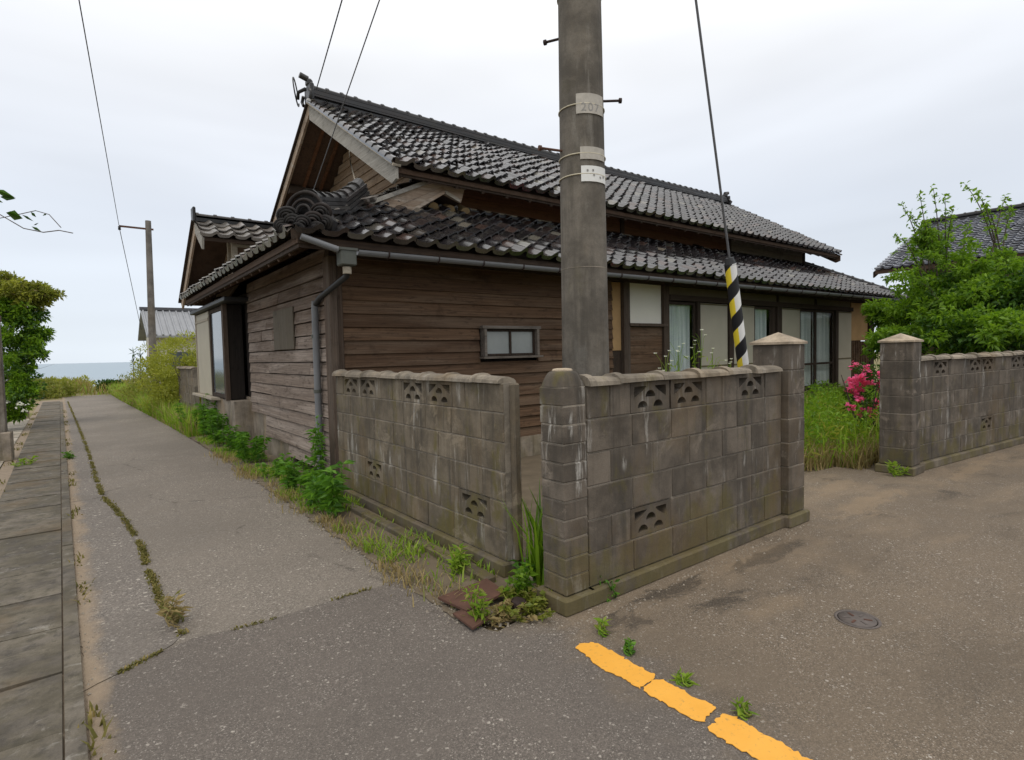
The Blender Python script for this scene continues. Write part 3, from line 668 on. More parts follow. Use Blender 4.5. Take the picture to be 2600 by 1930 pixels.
def glass_door(xa, xb):
    t = .045; q = MB(); zc = (DT+DB)/2
    for x in (xa+t/2, xb-t/2): q.box((x, HY0+.01, zc), (t, .035, DT-DB))
    for zz in (DB+.06, DT-.03, DB+.62): q.box(((xa+xb)/2, HY0+.01, zz), (xb-xa-2*t, .03, .05 if zz > 1 else .09))
    d = q.build('sliding_door', 'dark', house)
    g = MB(); g.box(((xa+xb)/2, HY0+.012, zc+.02), (xb-xa-2*t-.002, .005, DT-DB-.08)); g.build('glass_pane', 'glass', d)
    n = 28; V = []; w_ = xb-xa-2*t
    for i in range(n+1):
        x = xa+t+w_*i/n; yy = HY0+.095+.016*math.sin(i*1.25)+.008*math.sin(i*2.9)
        V += [(x, yy, DB+.05), (x, yy, DT-.04)]
    g = MB(); g.add(V, [(2*i, 2*i+2, 2*i+3, 2*i+1) for i in range(n)], True); g.build('curtain', 'curtain', d)
def shutter(xa, xb):
    q = MB(); q.box(((xa+xb)/2, HY0-.004, (DT+DB)/2), (xb-xa, .03, DT-DB), None, .004); s_ = q.build('rain_shutter', 'shutter', house)
    for zr in (1.16, DT-.02): q = MB(); q.box(((xa+xb)/2, HY0-.022, zr), (xb-xa-.01, .012, .03)); q.build('rail', 'olive', s_)
def dpost(xa, xb, m='dark'): fbox('post', m, xa, xb, .25, DT+.01, -.01, .10)
glass_door(8.44, fx(1764)); dpost(fx(1764)+.005, fx(1772)); shutter(fx(1772)+.01, fx(1845)); dpost(fx(1845)+.005, fx(1857))
shutter(fx(1857)+.01, fx(1913)); glass_door(fx(1913)+.005, fx(1958)); fbox('dark_panel', 'dark', fx(1958)+.01, fx(1968)-.005, .3, DT, .01, .05); dpost(fx(1968), fx(1980)-.01)
shutter(fx(1980), fx(2029)); glass_door(fx(2029)+.01, fx(2070)); glass_door(fx(2070)+.01, fx(2117)); dpost(fx(2117)+.01, fx(2124)-.01); shutter(fx(2124), fx(2160))
fbox('ochre_panel', 'ochre', fx(2160)+.02, fx(2203)-.01, 1.62, 2.62, .01, .03)
fbox('lattice_back', 'dark', fx(2160)+.02, fx(2203)-.01, .3, 1.60, .03, .03)
xa, xb = fx(2160)+.05, fx(2203)-.05
for k in range(10):
    x = xa+(xb-xa)*k/9; fbox('lattice_slat', 'front', x-.02, x+.02, .32, 1.6, -.02, .04)
for zz in (.6, 1.0, 1.4): fbox('lattice_rail', 'dark', xa, xb, zz-.015, zz+.015, .005, .02)
fbox('corner_post', 'dark', fx(2203), HX1+.02, .2, 2.64, 0, .13)
fbox('lintel', 'darkx', 8.44, fx(2160), DT+.012, DT+.115, -.02, .10)
fbox('floor_sill', 'post', 8.44, fx(2160), DB-.13, DB-.005, -.03, .14)
fbox('under_floor_board', 'darkx', 8.44, fx(2203), .05, DB-.135, .06, .03)
xs = [8.44, fx(1851), fx(1974), fx(2070), fx(2160)]
for a, bb in zip(xs[:-1], xs[1:]):
    fbox('transom_panel', 'olive', a+.03, bb-.03, DT+.12, 2.64, .015, .02); 
for x in xs[1:-1]: fbox('transom_post', 'dark', x-.025, x+.025, DT+.118, 2.64, -.005, .05)
fbox('wall_plate', 'darkx', HX0-.02, HX1+.05, 2.642, 2.76, .02, .12)

# --- side wall boards (facing the lane)
def sy(px, zpx=900): return PX(px, zpx, HX0)[1]
BY0 = 10.72                                           # near face of the projecting window bay
z = .13; r = 0
while z < 2.70:
    h = .165; y0, y1 = HY0+.10, 10.25
    if r == 0: y1 = 8.2
    if r in (1, 2): y1 = 9.35+.2*random.random()
    cuts = [y0]+({3: [8.1], 7: [7.1, 9.0], 9: [7.55, 8.9], 10: [7.62, 8.8, 9.4], 11: [7.6, 9.1], 13: [8.4], 5: [8.9]}.get(r, []))+[y1]
    for a, bb in zip(cuts[:-1], cuts[1:]):
        m = MB(); n = 7; k0 = random.uniform(-.004, .006); dl = random.uniform(-.002, .002)
        ysg = np.linspace(a+.003, bb-.003, n); V = []
        for yy in ysg:
            jz = random.uniform(-.0025, .0025); jx = random.uniform(-.002, .002)
            V += [(HX0-.026-k0+jx, yy, z+.002+jz*1.6+dl*(yy-y0)), (HX0-.010-k0*.5, yy, z+h-.012+jz), (HX0+.03, yy, z+.002+jz), (HX0+.03, yy, z+h-.012+jz)]
        F = []
        for i in range(n-1):
            o = 4*i; F += [(o, o+4, o+5, o+1), (o+2, o+6, o+4, o), (o+1, o+5, o+7, o+3)]
        F += [(0, 1, 3, 2), (4*n-4, 4*n-2, 4*n-1, 4*n-3)]
        m.add(V, F); m.build('board', 'side', house)
    z += h; r += 1
q = MB(); q.box((HX0-.005, HY0-.005, 1.33), (.09, .19, 2.62), None, .008); q.build('corner_board', 'post', house)
q = MB(); q.box((HX0+.05, (8.2+BY0)/2+.6, .35), (.08, BY0-8.2+1.2, .98)); q.build('foundation', 'plinth', house)
q = MB(); q.box((HX0-.034, (PX(700, 840, HX0)[1]+PX(756, 840, HX0)[1])/2, 1.90), (.022, .95, .56), None, .004); pt = q.build('patch_board', 'dark', house); pt['label'] = 'dull olive-brown patch board nailed on the side wall'
pt.data.materials[0] = m_wood('patch_ply', (.09, .075, .055), (.16, .135, .10), 2, (.18, .16, .13), .5)

# --- projecting window bay on the lane side
BX = 1.985; BY1 = 13.62; BZ0, BZ1 = .80, 2.45
q = MB(); q.box(((BX+HX0)/2+.03, (10.3+BY1)/2, .36), (HX0-BX-.03, BY1-10.3-.05, .86)); q.build('bay_plinth', 'plinth', house)
k = 0
for k in range(2):                                    # near cheek: dark vertical boards, recess shade put into their near-black colour
    a = BX+.07+(HX0-BX-.08)*k/2; q = MB(); q.box((a+.06, BY0+.015, (BZ0+BZ1)/2), (.118, .03, BZ1-BZ0-.01)); q.build('bay_cheek_board', 'recess_shade_wood', house)
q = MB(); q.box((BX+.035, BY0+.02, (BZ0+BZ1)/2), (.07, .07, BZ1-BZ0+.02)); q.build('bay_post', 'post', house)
q = MB(); q.box((HX0+.06, 10.48, (BZ0+BZ1)/2), (.03, .46, BZ1-BZ0+.3)); q.build('slot_back_board', 'recess_shade_wood', house)  # near-black colour stands in for the shade of a deeper slot
q = MB(); q.box((BX+.035, BY1-.03, (BZ0+BZ1)/2), (.07, .07, BZ1-BZ0+.02)); q.build('bay_post', 'noshi', house)
q = MB(); q.box(((BX+HX0)/2-.02, (10.2+BY1)/2-.02, BZ1+.045), (HX0-BX+.12, BY1-10.2+.14, .07), None, .01); q.build('bay_hood', 'black', house)
q = MB(); q.box((BX-.02, (BY0+BY1)/2+.35, BZ0-.015), (.20, BY1-BY0-.75, .05), Euler((0, .12, 0)).to_matrix(), .006); q.build('bay_sill', 'noshi', house)
q = MB(); q.box((HX0-.1, (BY0+BY1)/2, (BZ0+BZ1)/2), (.1, BY1-BY0-.1, BZ1-BZ0)); q.build('bay_back', 'dark', house)
def bayf(px): return PX(px, 900, BX)[1]
y_a, y_b, y_c = bayf(531), bayf(556), BY1-.07
for nm, mt, ya, yb in (('bay_window', 'glass', BY0+.06, y_b+.9), ('bay_shutter', 'shutter', y_a+.02, y_c)):
    if nm == 'bay_window':
        ya, yb = bayf(566)+.01, y_a-.02
        q = MB()
        for yy in (ya+.05, yb-.05): q.box((BX+.04, yy, (BZ0+BZ1)/2), (.04, .10, BZ1-BZ0))
        for zz in (BZ0+.05, BZ1-.04): q.box((BX+.04, (ya+yb)/2, zz), (.035, yb-ya-.2, .07))
        d = q.build('bay_sash', 'dark', house)
        q = MB(); q.box((BX+.045, (ya+yb)/2, (BZ0+BZ1)/2), (.006, yb-ya-.19, BZ1-BZ0-.12)); q.build('pane', 'bluepane', d)
    else:
        q = MB(); q.box((BX+.03, (ya+yb)/2, (BZ0+BZ1)/2), (.03, yb-ya, BZ1-BZ0-.02), None, .004); s_ = q.build('rain_shutter', 'shutter', house)
        q = MB(); q.box((BX+.008, (ya+yb)/2, BZ1-.16), (.014, yb-ya-.01, .05)); q.build('rail', 'noshi', s_)
q = MB(); q.box((BX+.05, BY0+.16, (BZ0+BZ1)/2), (.05, .20, BZ1-BZ0), None, .004); q.build('bay_jamb', 'front', house)
q = MB(); q.tube([(HX0-.02, 11.6, 2.60), (HX0-.16, 11.6, 2.66), (HX0-.30, 11.55, 2.62), (HX0-.32, 11.5, 2.52)], .018, 8); q.lathe((HX0-.32, 11.5, 2.48), [(.05, 0), (.04, .05), (.015, .07)], 10); q.build('wall_lamp', 'bolt', house)
q = MB(); q.box((HX0+.02, 15.0-1.9, 2.6), (.05, 1.1, .3)); q.build('head_board', 'noshi', house)

# --- lower roof
lower = None
def deck(name, P, m='darkx', th=.07, par=None):
    q = MB(); q.prism(P, (0, 0, -th)); return q.build(name, m, par or house)
lower = deck('lower_roof', [(EX+.03, EY+.03, EZ), (EX2-.03, EY+.03, EZ), (EX2-(NY-EY), NY+.05, NZ), (EX+(NY-EY), NY+.05, NZ)])
side_roof = deck('side_roof', [(EX+.03, EY+.03, EZ), (EX+1.68, 7.43, lz(1.68)), (4.46, 7.43, lz(4.46-EX)), (4.46, 13.25, lz(4.46-EX)), (EX+.03, 13.25, EZ)], 'darky')
deck('right_side_roof', [(EX2-.03, EY+.03, EZ), (EX2-.03, 13.2, EZ), (EX2-1.85, 13.2, NZ), (EX2-1.85, NY, NZ)], 'darky')
deck('back_roof', [(EX, 13.72, 2.9), (EX2, 14.2, EZ), (EX2-1.8, 12.6, NZ), (GX0, 12.6, NZ)], 'darky')
cL = math.sqrt(1+PL*PL)
tile_field((EX-.02, EY-.04, EZ+.005), (1, 0, 0), (0, 1, PL), 63, 9, lambda p: p.y < NY-.02 and p.x-EX > (p.y-EY)-.12 and EX2-p.x > (p.y-EY)-.12, lower)
tile_field((EX-.04, 13.26, EZ+.005), (0, -1, 0), (1, 0, PL), 29, 13, lambda p: p.y-EY > min(p.x-EX, 1.66)-.10 and p.x < 4.5 and p.y < 13.3 and not (p.x > 2.2 and p.y > 11.2), side_roof, 'tile_wing')  # paler tile colour stands in for grazing sky reflection on this slope
for x in np.arange(EX+.45, EX2-.2, .42):              # rafters under the front eave
    q = MB(); q.bar((x, EY+.06, EZ-.105), (x, HY0+.1, EZ-.105+PL*.58), .055, .07); q.build('rafter', 'darkx', lower)
for yv in np.arange(EY+.45, 13.1, .42):
    q = MB(); q.bar((EX+.06, yv, EZ-.105), (HX0+.1, yv, EZ-.105+PL*.58), .055, .07); q.build('rafter', 'darky', side_roof)
q = MB(); q.bar((EX+.05, EY+.06, EZ-.06), (EX2-.05, EY+.06, EZ-.06), .03, .10); q.build('fascia', 'dark', lower)
q = MB(); q.bar((EX+.06, EY+.05, EZ-.06), (EX+.06, 13.2, EZ-.06), .03, .10); q.build('fascia', 'dark', side_roof)
# clay bedding and broken tile ends along the head of the front slope
for k in (1, 3, 4, 5):
    x = 3.45+k*.27+random.uniform(-.06, .06); q = MB()
    q.tube([(x, NY-.24, NZ-.045), (x+.01, NY-.05, NZ+.06)], [.085, .075], 9); q.build('clay_bedding', 'claybed', lower)
q = MB(); q.bar((EX+1.9, NY-.03, NZ+.075), (EX2-1.75, NY-.03, NZ+.045), .05, .05); nb = q.build('batten', 'noshi', lower)
q = MB(); q.bar((EX+1.85, NY-.07, NZ+.02), (EX2-1.8, NY-.07, NZ+.0), .14, .06); q.build('flashing_tile', 'ridge', lower)

def ridge_run(name, p0, p1, par, w0=.26, layers=4, lh=.042, cap=.085, step=.255, m='ridge', sag=0., capname='ridge_cap'):
    p0, p1 = Vector(p0), Vector(p1); d = p1-p0; L = d.length; d.normalize(); r = d.cross(Vector((0, 0, 1))).normalized(); u = r.cross(d).normalized()
    ns = max(2, int(L/.6)); first = None
    def pt(s): return p0+d*(s*L)+u*(sag*(2*s-1)**2)
    for k in range(layers):
        q = MB(); wk = w0-(.02*k)
        for i in range(ns):
            q.bar(pt(i/ns)+u*(lh*k+lh/2), pt((i+1)/ns)+u*(lh*k+lh/2), wk+(.014 if k % 2 else 0), lh*.82, u)
        o = q.build('ridge_course', m, par)
    q = MB()
    for i in range(ns): q.bar(pt(i/ns)+u*(lh*layers/2), pt((i+1)/ns)+u*(lh*layers/2), w0-.09, lh*layers, u)
    q.build('ridge_core', m, par)
    nc = int(L/step)
    for i in range(nc):
        a, b_ = pt(i/nc)+u*(lh*layers-.005), pt((i+1)/nc)+u*(lh*layers-.005); q = MB(); n = 6; V = []
        for t_, k in ((0., 1.22), (.16, 1.22), (.18, 1.), (1.06, .94)):
            c = a.lerp(b_, t_)
            V += [c+(r*math.cos(PI*j/n)+u*math.sin(PI*j/n)*.9)*cap*k for j in range(n+1)]
        F = [(s_*(n+1)+j, s_*(n+1)+j+1, (s_+1)*(n+1)+j+1, (s_+1)*(n+1)+j) for s_ in range(3) for j in range(n)]
        F += [tuple(range(n+1)), tuple(range(3*(n+1), 4*(n+1)))[::-1]]
        q.add(V, F); q.build(capname, m, par)
# hip ridge on the near corner
HB = Vector((EX+.30, EY+.30, lz(.30)+.03)); HT = Vector((EX+1.24, EY+1.24, lz(1.24)+.04))
hip = MB(); hip.bar(HB-Vector((.0, 0, 0)), HT, .2, .05, (0, 0, 1)); hipo = hip.build('hip_ridge', 'ridge', house)
ridge_run('hip', HB, HT, hipo, .27, 4, .045, .085, .19, 'ridge', .10)
hip2 = MB(); hip2.bar((EX2-.2, EY+.2, lz(.2)+.05), (EX2-1.8, EY+1.8, NZ+.05), .18, .05); h2 = hip2.build('hip_ridge', 'ridge', house)
ridge_run('hip', (EX2-.2, EY+.2, lz(.2)+.03), (EX2-1.85, EY+1.85, NZ+.05), h2, .24, 2, .04, .08, .26)
# ornamental end tile (scrolls, arch and round boss)
oc = Vector((EX+.17, EY+.17, lz(.17)+.03)); od = Vector((-1, -1, 0)).normalized(); orr = Vector((1, -1, 0)).normalized(); uz = Vector((0, 0, 1))
def OP(a, bb, f=0.): return oc+orr*a*.70+uz*bb*.72+od*f*.8
orn = None
q = MB(); prof = []
for k in range(15):
    t = PI*k/14; prof.append(OP(-.27*math.cos(t)*(1 if abs(math.cos(t)) > .7 else .96), .12+.34*math.sin(t)**.8))
q.prism([OP(-.27, -.04)]+prof+[OP(.27, -.04)], od*-.10); orn = q.build('ridge_end_ornament', 'orn', house)
q = MB(); q.tube([OP(.30*-math.cos(t), .13+.36*math.sin(t)**.9, .02) for t in np.linspace(0, PI, 15)], .02, 8); q.build('arch_rim', 'orn', orn)
q = MB(); q.tube([OP(.20*-math.cos(t), .16+.22*math.sin(t), .05) for t in np.linspace(.1, PI-.1, 11)], .017, 8); q.build('arch_rim', 'orn', orn)
q = MB(); q.tube([OP(.11*-math.cos(t), .18+.12*math.sin(t), .06) for t in np.linspace(.1, PI-.1, 9)], .017, 8); q.build('arch_rim', 'orn', orn)
rw = random.Random(4)
for sx, sy_, sc, rot, ff in ((-.25, .16, .14, .5, .05), (.26, .18, .14, -.4, .05), (-.15, .05, .12, -.3, .10), (.17, .06, .13, .3, .10), (-.31, .02, .11, .9, .07), (.32, .03, .11, -.9, .07), (.03, .02, .11, .1, .14), (-.24, -.06, .09, .2, .10), (.22, -.06, .10, -.2, .11)):
    for j in range(3):
        rr = sc*(1-.30*j); pts = [OP(sx+rr*math.cos(t+rot)*1.1, sy_+rr*math.sin(t+rot)*.8-.01*j, ff+.012*j+.02*math.sin(t)) for t in np.linspace(-.35, PI+.5-.2*j, 12)]
        q = MB(); q.tube(pts, [(.019-.003*j)*(.55+.6*math.sin(PI*(k+.8)/13)) for k in range(12)], 7); q.build('cloud_wave', 'orn', orn)
q = MB(); q.prism([OP(-.40, -.10), OP(-.42, .06), OP(-.30, .22), OP(.30, .24), OP(.42, .08), OP(.38, -.10)], od*-.10+od*.0); q.build('wave_plate', 'orn', orn)
q = MB(); bc = OP(-.02, -.09, .20)
ax = od; V = []; n = 18
for rr, f in ((.085, -.22), (.085, 0), (.075, .012), (.058, .012), (.052, .004), (.03, .004), (.022, .014), (.004, .018)):
    V += [bc+ax*f+(orr*math.cos(2*PI*k/n)+uz*math.sin(2*PI*k/n))*rr for k in range(n)]
q.add(V, [(i*n+k, i*n+(k+1) % n, (i+1)*n+(k+1) % n, (i+1)*n+k) for i in range(7) for k in range(n)]+[tuple(range(7*n, 8*n))], False); q.build('round_boss', 'orn', orn)
q = MB(); q.bar(OP(0, -.10, -.05), OP(0, -.14, .24), .14, .10); q.build('hip_rafter_end', 'darkx', orn)
# timber pediment where the side roof meets the upper wall
yb = 7.10
def pp(x, y, dy=0., dz=0.): p = PY(x, y, yb); return Vector((p[0], p[1]+dy, p[2]+dz))
tL, tP, tR = pp(918, 530), pp(1125, 453), pp(1180, 479); bL, bP, bR = pp(1015, 552), pp(1128, 493), pp(1163, 514)
m1, m2 = tL.lerp(bL, .5), tP.lerp(bP, .5)
q = MB(); q.prism([tL, tP, m2-Vector((0, 0, .003)), m1], (0, .04, 0)); pedo = q.build('pediment_board', 'planky', house)
q = MB(); q.prism([m1-Vector((0, .006, .004)), m2-Vector((0, .006, .006)), bP, bL], (0, .04, 0)); q.build('pediment_board', 'planky', pedo)
q = MB(); q.prism([tP, tR, bR+Vector((.05, 0, 0)), bP], (0, .04, 0)); q.build('pediment_board', 'planky', pedo)
q = MB(); q.bar(tL+Vector((-.03, .15, .02)), tP+Vector((0, .15, .028)), .42, .055); q.build('cap_plank', 'barge', pedo)
q = MB(); q.bar(tP+Vector((0, .15, .028)), tR+Vector((.04, .15, .02)), .42, .045); q.build('cap_plank', 'barge', pedo)
q = MB(); q.bar(bL+Vector((.1, -.015, .06)), bP+Vector((0, -.015, .03)), .02, .045); q.build('trim', 'planky', pedo)
q = MB(); q.bar(bP+Vector((0, -.015, .03)), bR+Vector((.02, -.015, .02)), .02, .045); q.build('trim', 'noshi', pedo)
q = MB(); q.prism([tL+Vector((.2, .05, .0)), tP+Vector((0, .05, -.02)), tR+Vector((0, .05, -.03)), bR+Vector((.05, .05, 0)), bP+Vector((0, .05, 0)), bL+Vector((0, .05, -.1))], (0, .42, 0)); q.build('pediment_back', 'darkx', pedo)

# --- upper walls
z = NZ+.0
def uz_at(yv): return UZ+PU*(yv-UE)
k = 0
for k in range(5):
    z0_ = NZ-.05+k*.16
    for xa, xb, mt in ((GX0+.01, 8.6, 'red'), (8.62, 12.35, 'red'), (12.45, GX1, 'greywall')):
        q = MB(); q.box(((xa+xb)/2, NY+.005, z0_+.08), (xb-xa-.006, .03, .154)); q.build('board', mt, house)
for x in (GX0+.05, 8.6, 12.4, GX1-.04): fb = MB(); fb.box((x, NY-.005, NZ+.35), (.10, .07, .82)); fb.build('post', 'darkx', house)
k = 0
while True:                                            # gable boards, shorter as the roof closes in
    zb = 3.72+k*.155
    half = (RZ-.12-zb-.15)/PU
    if half < .12: break
    y0, y1 = max(NY-.0, RY-half), min(2*RY-NY, RY+half)
    q = MB(); j = random.uniform(-.004, .004); q.add([(GX0-.014+j, y0, zb), (GX0-.014+j, y1, zb), (GX0+.01, y1, zb+.155), (GX0+.01, y0, zb+.155), (GX0+.03, y0, zb), (GX0+.03, y1, zb), (GX0+.03, y1, zb+.155), (GX0+.03, y0, zb+.155)],
        [(0, 1, 2, 3), (4, 5, 1, 0), (2, 6, 7, 3), (0, 3, 7, 4), (1, 5, 6, 2)]); q.build('gable_board', 'gable', house)
    k += 1
# --- upper roof
upper = deck('upper_roof', [(VX0+.03, UE+.03, UZ), (VX1, UE+.03, UZ), (VX1, RY, RZ), (VX0+.03, RY, RZ)], 'darky', .06)
deck('upper_back_roof', [(VX0+.03, 2*RY-UE, UZ), (VX0+.03, RY, RZ), (VX1, RY, RZ), (VX1, 2*RY-UE, UZ)], 'darky', .06)
tile_field((VX0-.02, UE-.04, UZ+.005), (1, 0, 0), (0, 1, PU), 50, 16, lambda p: p.y < RY-.06, upper)
for x in np.arange(VX0+.1, VX1, .45):
    q = MB(); q.bar((x, UE+.06, UZ-.09), (x, NY+.1, UZ-.09+PU*.68), .05, .06); q.build('rafter', 'darkx', upper)
q = MB(); q.bar((VX0+.05, UE+.07, UZ-.05), (VX1-.02, UE+.07, UZ-.05), .03, .08); q.build('fascia', 'dark', upper)
for s in (1, -1):                                      # bargeboards, both rakes of both gables
    for X, mt in ((VX0, 'barge'), (VX1+.0, 'darky')):
        def yy(a): return RY-s*(RY-a)
        ex = .0
        bh = .27 if s == 1 else .17; P = [(X, yy(UE-.02), UZ-.01), (X, yy(RY), RZ+.0), (X, yy(RY), RZ-bh), (X, yy(UE+.10), UZ-bh*.72), (X, yy(UE-.02), UZ-bh*.58)]
        q = MB(); q.prism(P, (.04, 0, 0)); q.build('bargeboard', mt if s == 1 or mt != 'barge' else 'planky', upper)
        q = MB(); q.bar((X+.01, yy(UE-.05), UZ+.005), (X+.01, yy(RY), RZ+.02), .11, .03); q.build('verge_cap', ('noshi' if s == 1 else 'dark') if mt == 'barge' else mt, upper)
for yv, zz in ((RY, RZ-.16), (RY-1.55, RZ-.16-1.55*PU), (RY+1.55, RZ-.16-1.55*PU), (NY+.02, uz_at(NY)-.16), (2*RY-NY, uz_at(NY)-.16)):
    q = MB(); q.box(((VX0+.05+GX0)/2, yv, zz), (GX0-VX0-.06, .13, .15)); q.build('purlin', 'darkx', upper)
for x in (VX0+.35, VX0+.68):
    for s in (1, -1):
        q = MB(); q.bar((x, RY-s*(RY-UE-.1), UZ-.03), (x, RY, RZ-.085), .05, .06); q.build('rafter', 'red', upper)
# verge tiles on the near rake
for r in range(16):
    yv = UE-.03+r*.235/math.sqrt(1+PU*PU)
    q = MB(); q.tube([(VX0-.0, yv, uz_at(yv)+.075), (VX0-.0, yv+.24, uz_at(yv+.24)+.055)], [.062, .055], 8); q.build('verge_tile', 'tile', upper)
rd = MB(); rd.bar((VX0+.05, RY, RZ+.03), (VX1-.2, RY, RZ+.03), .22, .08); rdo = rd.build('main_ridge', 'ridge', house)
ridge_run('ridge', (VX0+.04, RY, RZ+.05), (VX1-.32, RY, RZ+.05), rdo, .28, 4, .040, .085, .262, 'ridge', .05)
for X, f in ((VX0+.02, -1), (VX1-.30, 1)):             # ridge end tiles
    q = MB(); q.box((X, RY, RZ+.17), (.07, .34, .30), None, .02); q.box((X, RY, RZ+.36), (.10, .16, .12), None, .03)
    q.tube([(X-.05, RY-.18, RZ+.02), (X-.05, RY-.25, RZ+.1), (X-.05, RY-.17, RZ+.18)], .03, 7); q.tube([(X-.05, RY+.18, RZ+.02), (X-.05, RY+.25, RZ+.1), (X-.05, RY+.17, RZ+.18)], .03, 7)
    q.tube([(X-.02, RY, RZ+.42), (X+f*.16, RY, RZ+.46)], .05, 10); q.build('ridge_end_tile', 'ridge', rdo)

# --- seaward wing with its own small gable
WY, WZ = 11.52, 3.98; WN, WNZ = 10.86, 3.60; WF, WFZ = 13.62, 2.72
wing = deck('wing_roof', [(EX+.02, WN, WNZ), (5.2, WN, WNZ), (5.2, WY, WZ), (EX+.02, WY, WZ)], 'darkx', .06)
deck('wing_back_roof', [(EX+.02, WF, WFZ), (EX+.02, WY, WZ), (5.2, WY, WZ), (5.2, WF, WFZ)], 'darky', .06)
wl = (WZ-WNZ)/(WY-WN)
tile_field((EX-.02, WN-.04, WNZ+.0), (1, 0, 0), (0, 1, wl), 13, 3, lambda p: p.y < WY-.05, wing, 'tile_wing')
q = MB(); q.bar((EX+.0, WY, WZ+.05), (5.2, WY, WZ+.05), .2, .10); q.build('wing_ridge', 'ridge', house)
ridge_run('wr', (EX+.02, WY, WZ+.06), (5.0, WY, WZ+.06), wing, .2, 1, .04, .07, .27)
q = MB(); q.box((EX-.01, WY, WZ+.12), (.05, .22, .26), None, .015); q.build('ridge_end_tile', 'ridge', wing)
q = MB(); q.prism([(EX, WN-.02, WNZ-.02), (EX, WY, WZ), (EX, WY, WZ-.2), (EX, WN+.04, WNZ-.2)], (.035, 0, 0)); q.build('bargeboard', 'barge', wing)
q = MB(); q.prism([(EX, WF+.02, WFZ-.02), (EX, WY, WZ), (EX, WY, WZ-.2), (EX, WF-.1, WFZ-.14)], (.035, 0, 0)); q.build('bargeboard', 'planky', wing)
q = MB(); q.bar((EX-.005, WF+.03, WFZ+.0), (EX-.005, WY, WZ+.02), .09, .03); q.build('verge_cap', 'dark', wing)
z = 3.0
for k in range(4):
    q = MB(); q.box((3.5, 11.16, z+.075), (2.38, .03, .148)); q.build('board', 'front', wing); z += .152
q = MB(); q.box((3.5, 11.12, 3.55), (2.4, .05, .05)); q.build('batten', 'noshi', wing)
q = MB(); q.box((2.31, 11.15, 3.25), (.09, .09, .72)); q.build('corner_post', 'noshi', wing)
q = MB(); q.prism([(2.36, 11.2, 2.9), (2.36, 11.2, 3.62), (2.36, WY, WZ-.1), (2.36, 13.5, 2.75), (2.36, 13.5, 2.4)], (.04, 0, 0)); q.build('gable_wall', 'gable', wing)
q = MB(); q.box((2.31, 11.52, 3.5), (.08, .07, .7)); q.build('gable_post', 'noshi', wing)
flush_tiles(300)

# --- gutter, hopper and downpipe
gt = None
q = MB(); n = 8; V = []; gxs = np.linspace(2.36, EX2-.1, 3)
gz = lambda x: 2.565+.006*(x-2.36)
for x in gxs: V += [(x, EY-.065-.052*math.cos(PI*k/n), gz(x)+.045-.055*math.sin(PI*k/n)) for k in range(n+1)]+[(x, EY-.065-.045*math.cos(PI*k/n), gz(x)+.045-.047*math.sin(PI*k/n)) for k in range(n, -1, -1)]
N_ = 2*(n+1)
q.add(V, [(i*N_+k, i*N_+(k+1) % N_, (i+1)*N_+(k+1) % N_, (i+1)*N_+k) for i in range(2) for k in range(N_)], False); gt = q.build('rain_gutter', 'steel', house)
for x in np.arange(2.7, EX2-.2, .62):
    q = MB(); q.tube([(x, EY-.12, gz(x)+.06), (x, EY-.115, gz(x)+.0), (x, EY-.065, gz(x)-.018), (x, EY-.012, gz(x)+.0), (x, EY+.05, gz(x)+.10)], .009, 6); q.build('gutter_bracket', 'bolt', gt)
hx, hy = 2.245, EY-.06
q = MB(); q.box((hx, hy, 2.52), (.165, .15, .16), None, .012); q.box((hx, hy, 2.605), (.185, .17, .025)); q.build('hopper', 'steel_d', house)
q = MB(); q.tube([(1.80, EY-.02, 2.705), (2.16, EY-.06, 2.60)], .034, 10); q.build('feeder_gutter', 'steel', house)
q = MB(); q.tube([(hx, hy, 2.43), (hx, hy, 2.36)], .045, 12); q.build('pipe_socket', 'noshi', house)
q = MB(); q.tube([(hx, hy, 2.40), (hx, hy+.02, 2.34), (2.235, 6.52, 2.19), (2.225, 6.66, 2.12)], .032, 10); q.build('downpipe_elbow', 'black', house)
q = MB(); q.tube([(2.225, 6.66, 2.16), (2.225, 6.68, 2.08), (2.225, 6.70, .02)], .040, 12); dp = q.build('downpipe', 'steel', house)
for zz in (1.75, 1.1, .45): 
    q = MB(); q.tube([(2.225, 6.695, zz-.02), (2.225, 6.695, zz+.02)], .047, 12); q.build('pipe_clip', 'steel_d', dp)

# ------------------------------------------------------------------ utility pole, plates, guy and wires
PXC, PYC = 2.80, 2.80
pole = thing('utility_pole', 'thick concrete utility pole with white number plates, behind the front block wall', 'utility pole', (PXC, PYC, 0))
PR = lambda z: .172-.0069*z
q = MB(); q.tube([(PXC, PYC, z) for z in (-.3, 0, 1.5, 3, 4.5, 6, 8, 10.4)], [PR(z) for z in (-.3, 0, 1.5, 3, 4.5, 6, 8, 10.4)], 40); q.build('shaft', 'pole', pole)
q = MB(); q.tube([(PXC, PYC, 2.06), (PXC, PYC, 2.066)], PR(2.06)+.0015, 40, False); q.build('cast_ring', 'mortar', pole)
vdir = math.atan2(-PYC, -PXC)                          # direction from the pole to the viewer
def pz(px, py): return Q(px, py, 3.85)[2]
def curved(name, zc, h, a0, a1, m, par, lift=.004):
    V = []; n = 12
    for k in range(n+1):
        a = a0+(a1-a0)*k/n
        for zz in (zc-h/2, zc+h/2):
            for o in (lift, lift+.003): rr = PR(zz)+o; V.append((PXC+rr*math.cos(a), PYC+rr*math.sin(a), zz))
    F = []
    for k in range(n):
        o = 4*k; F += [(o+1, o+5, o+7, o+3), (o, o+2, o+6, o+4), (o, o+4, o+5, o+1), (o+2, o+3, o+7, o+6)]
    F += [(0, 1, 3, 2), (4*n, 4*n+2, 4*n+3, 4*n+1)]
    q = MB(); q.add(V, F); return q.build(name, m, par)
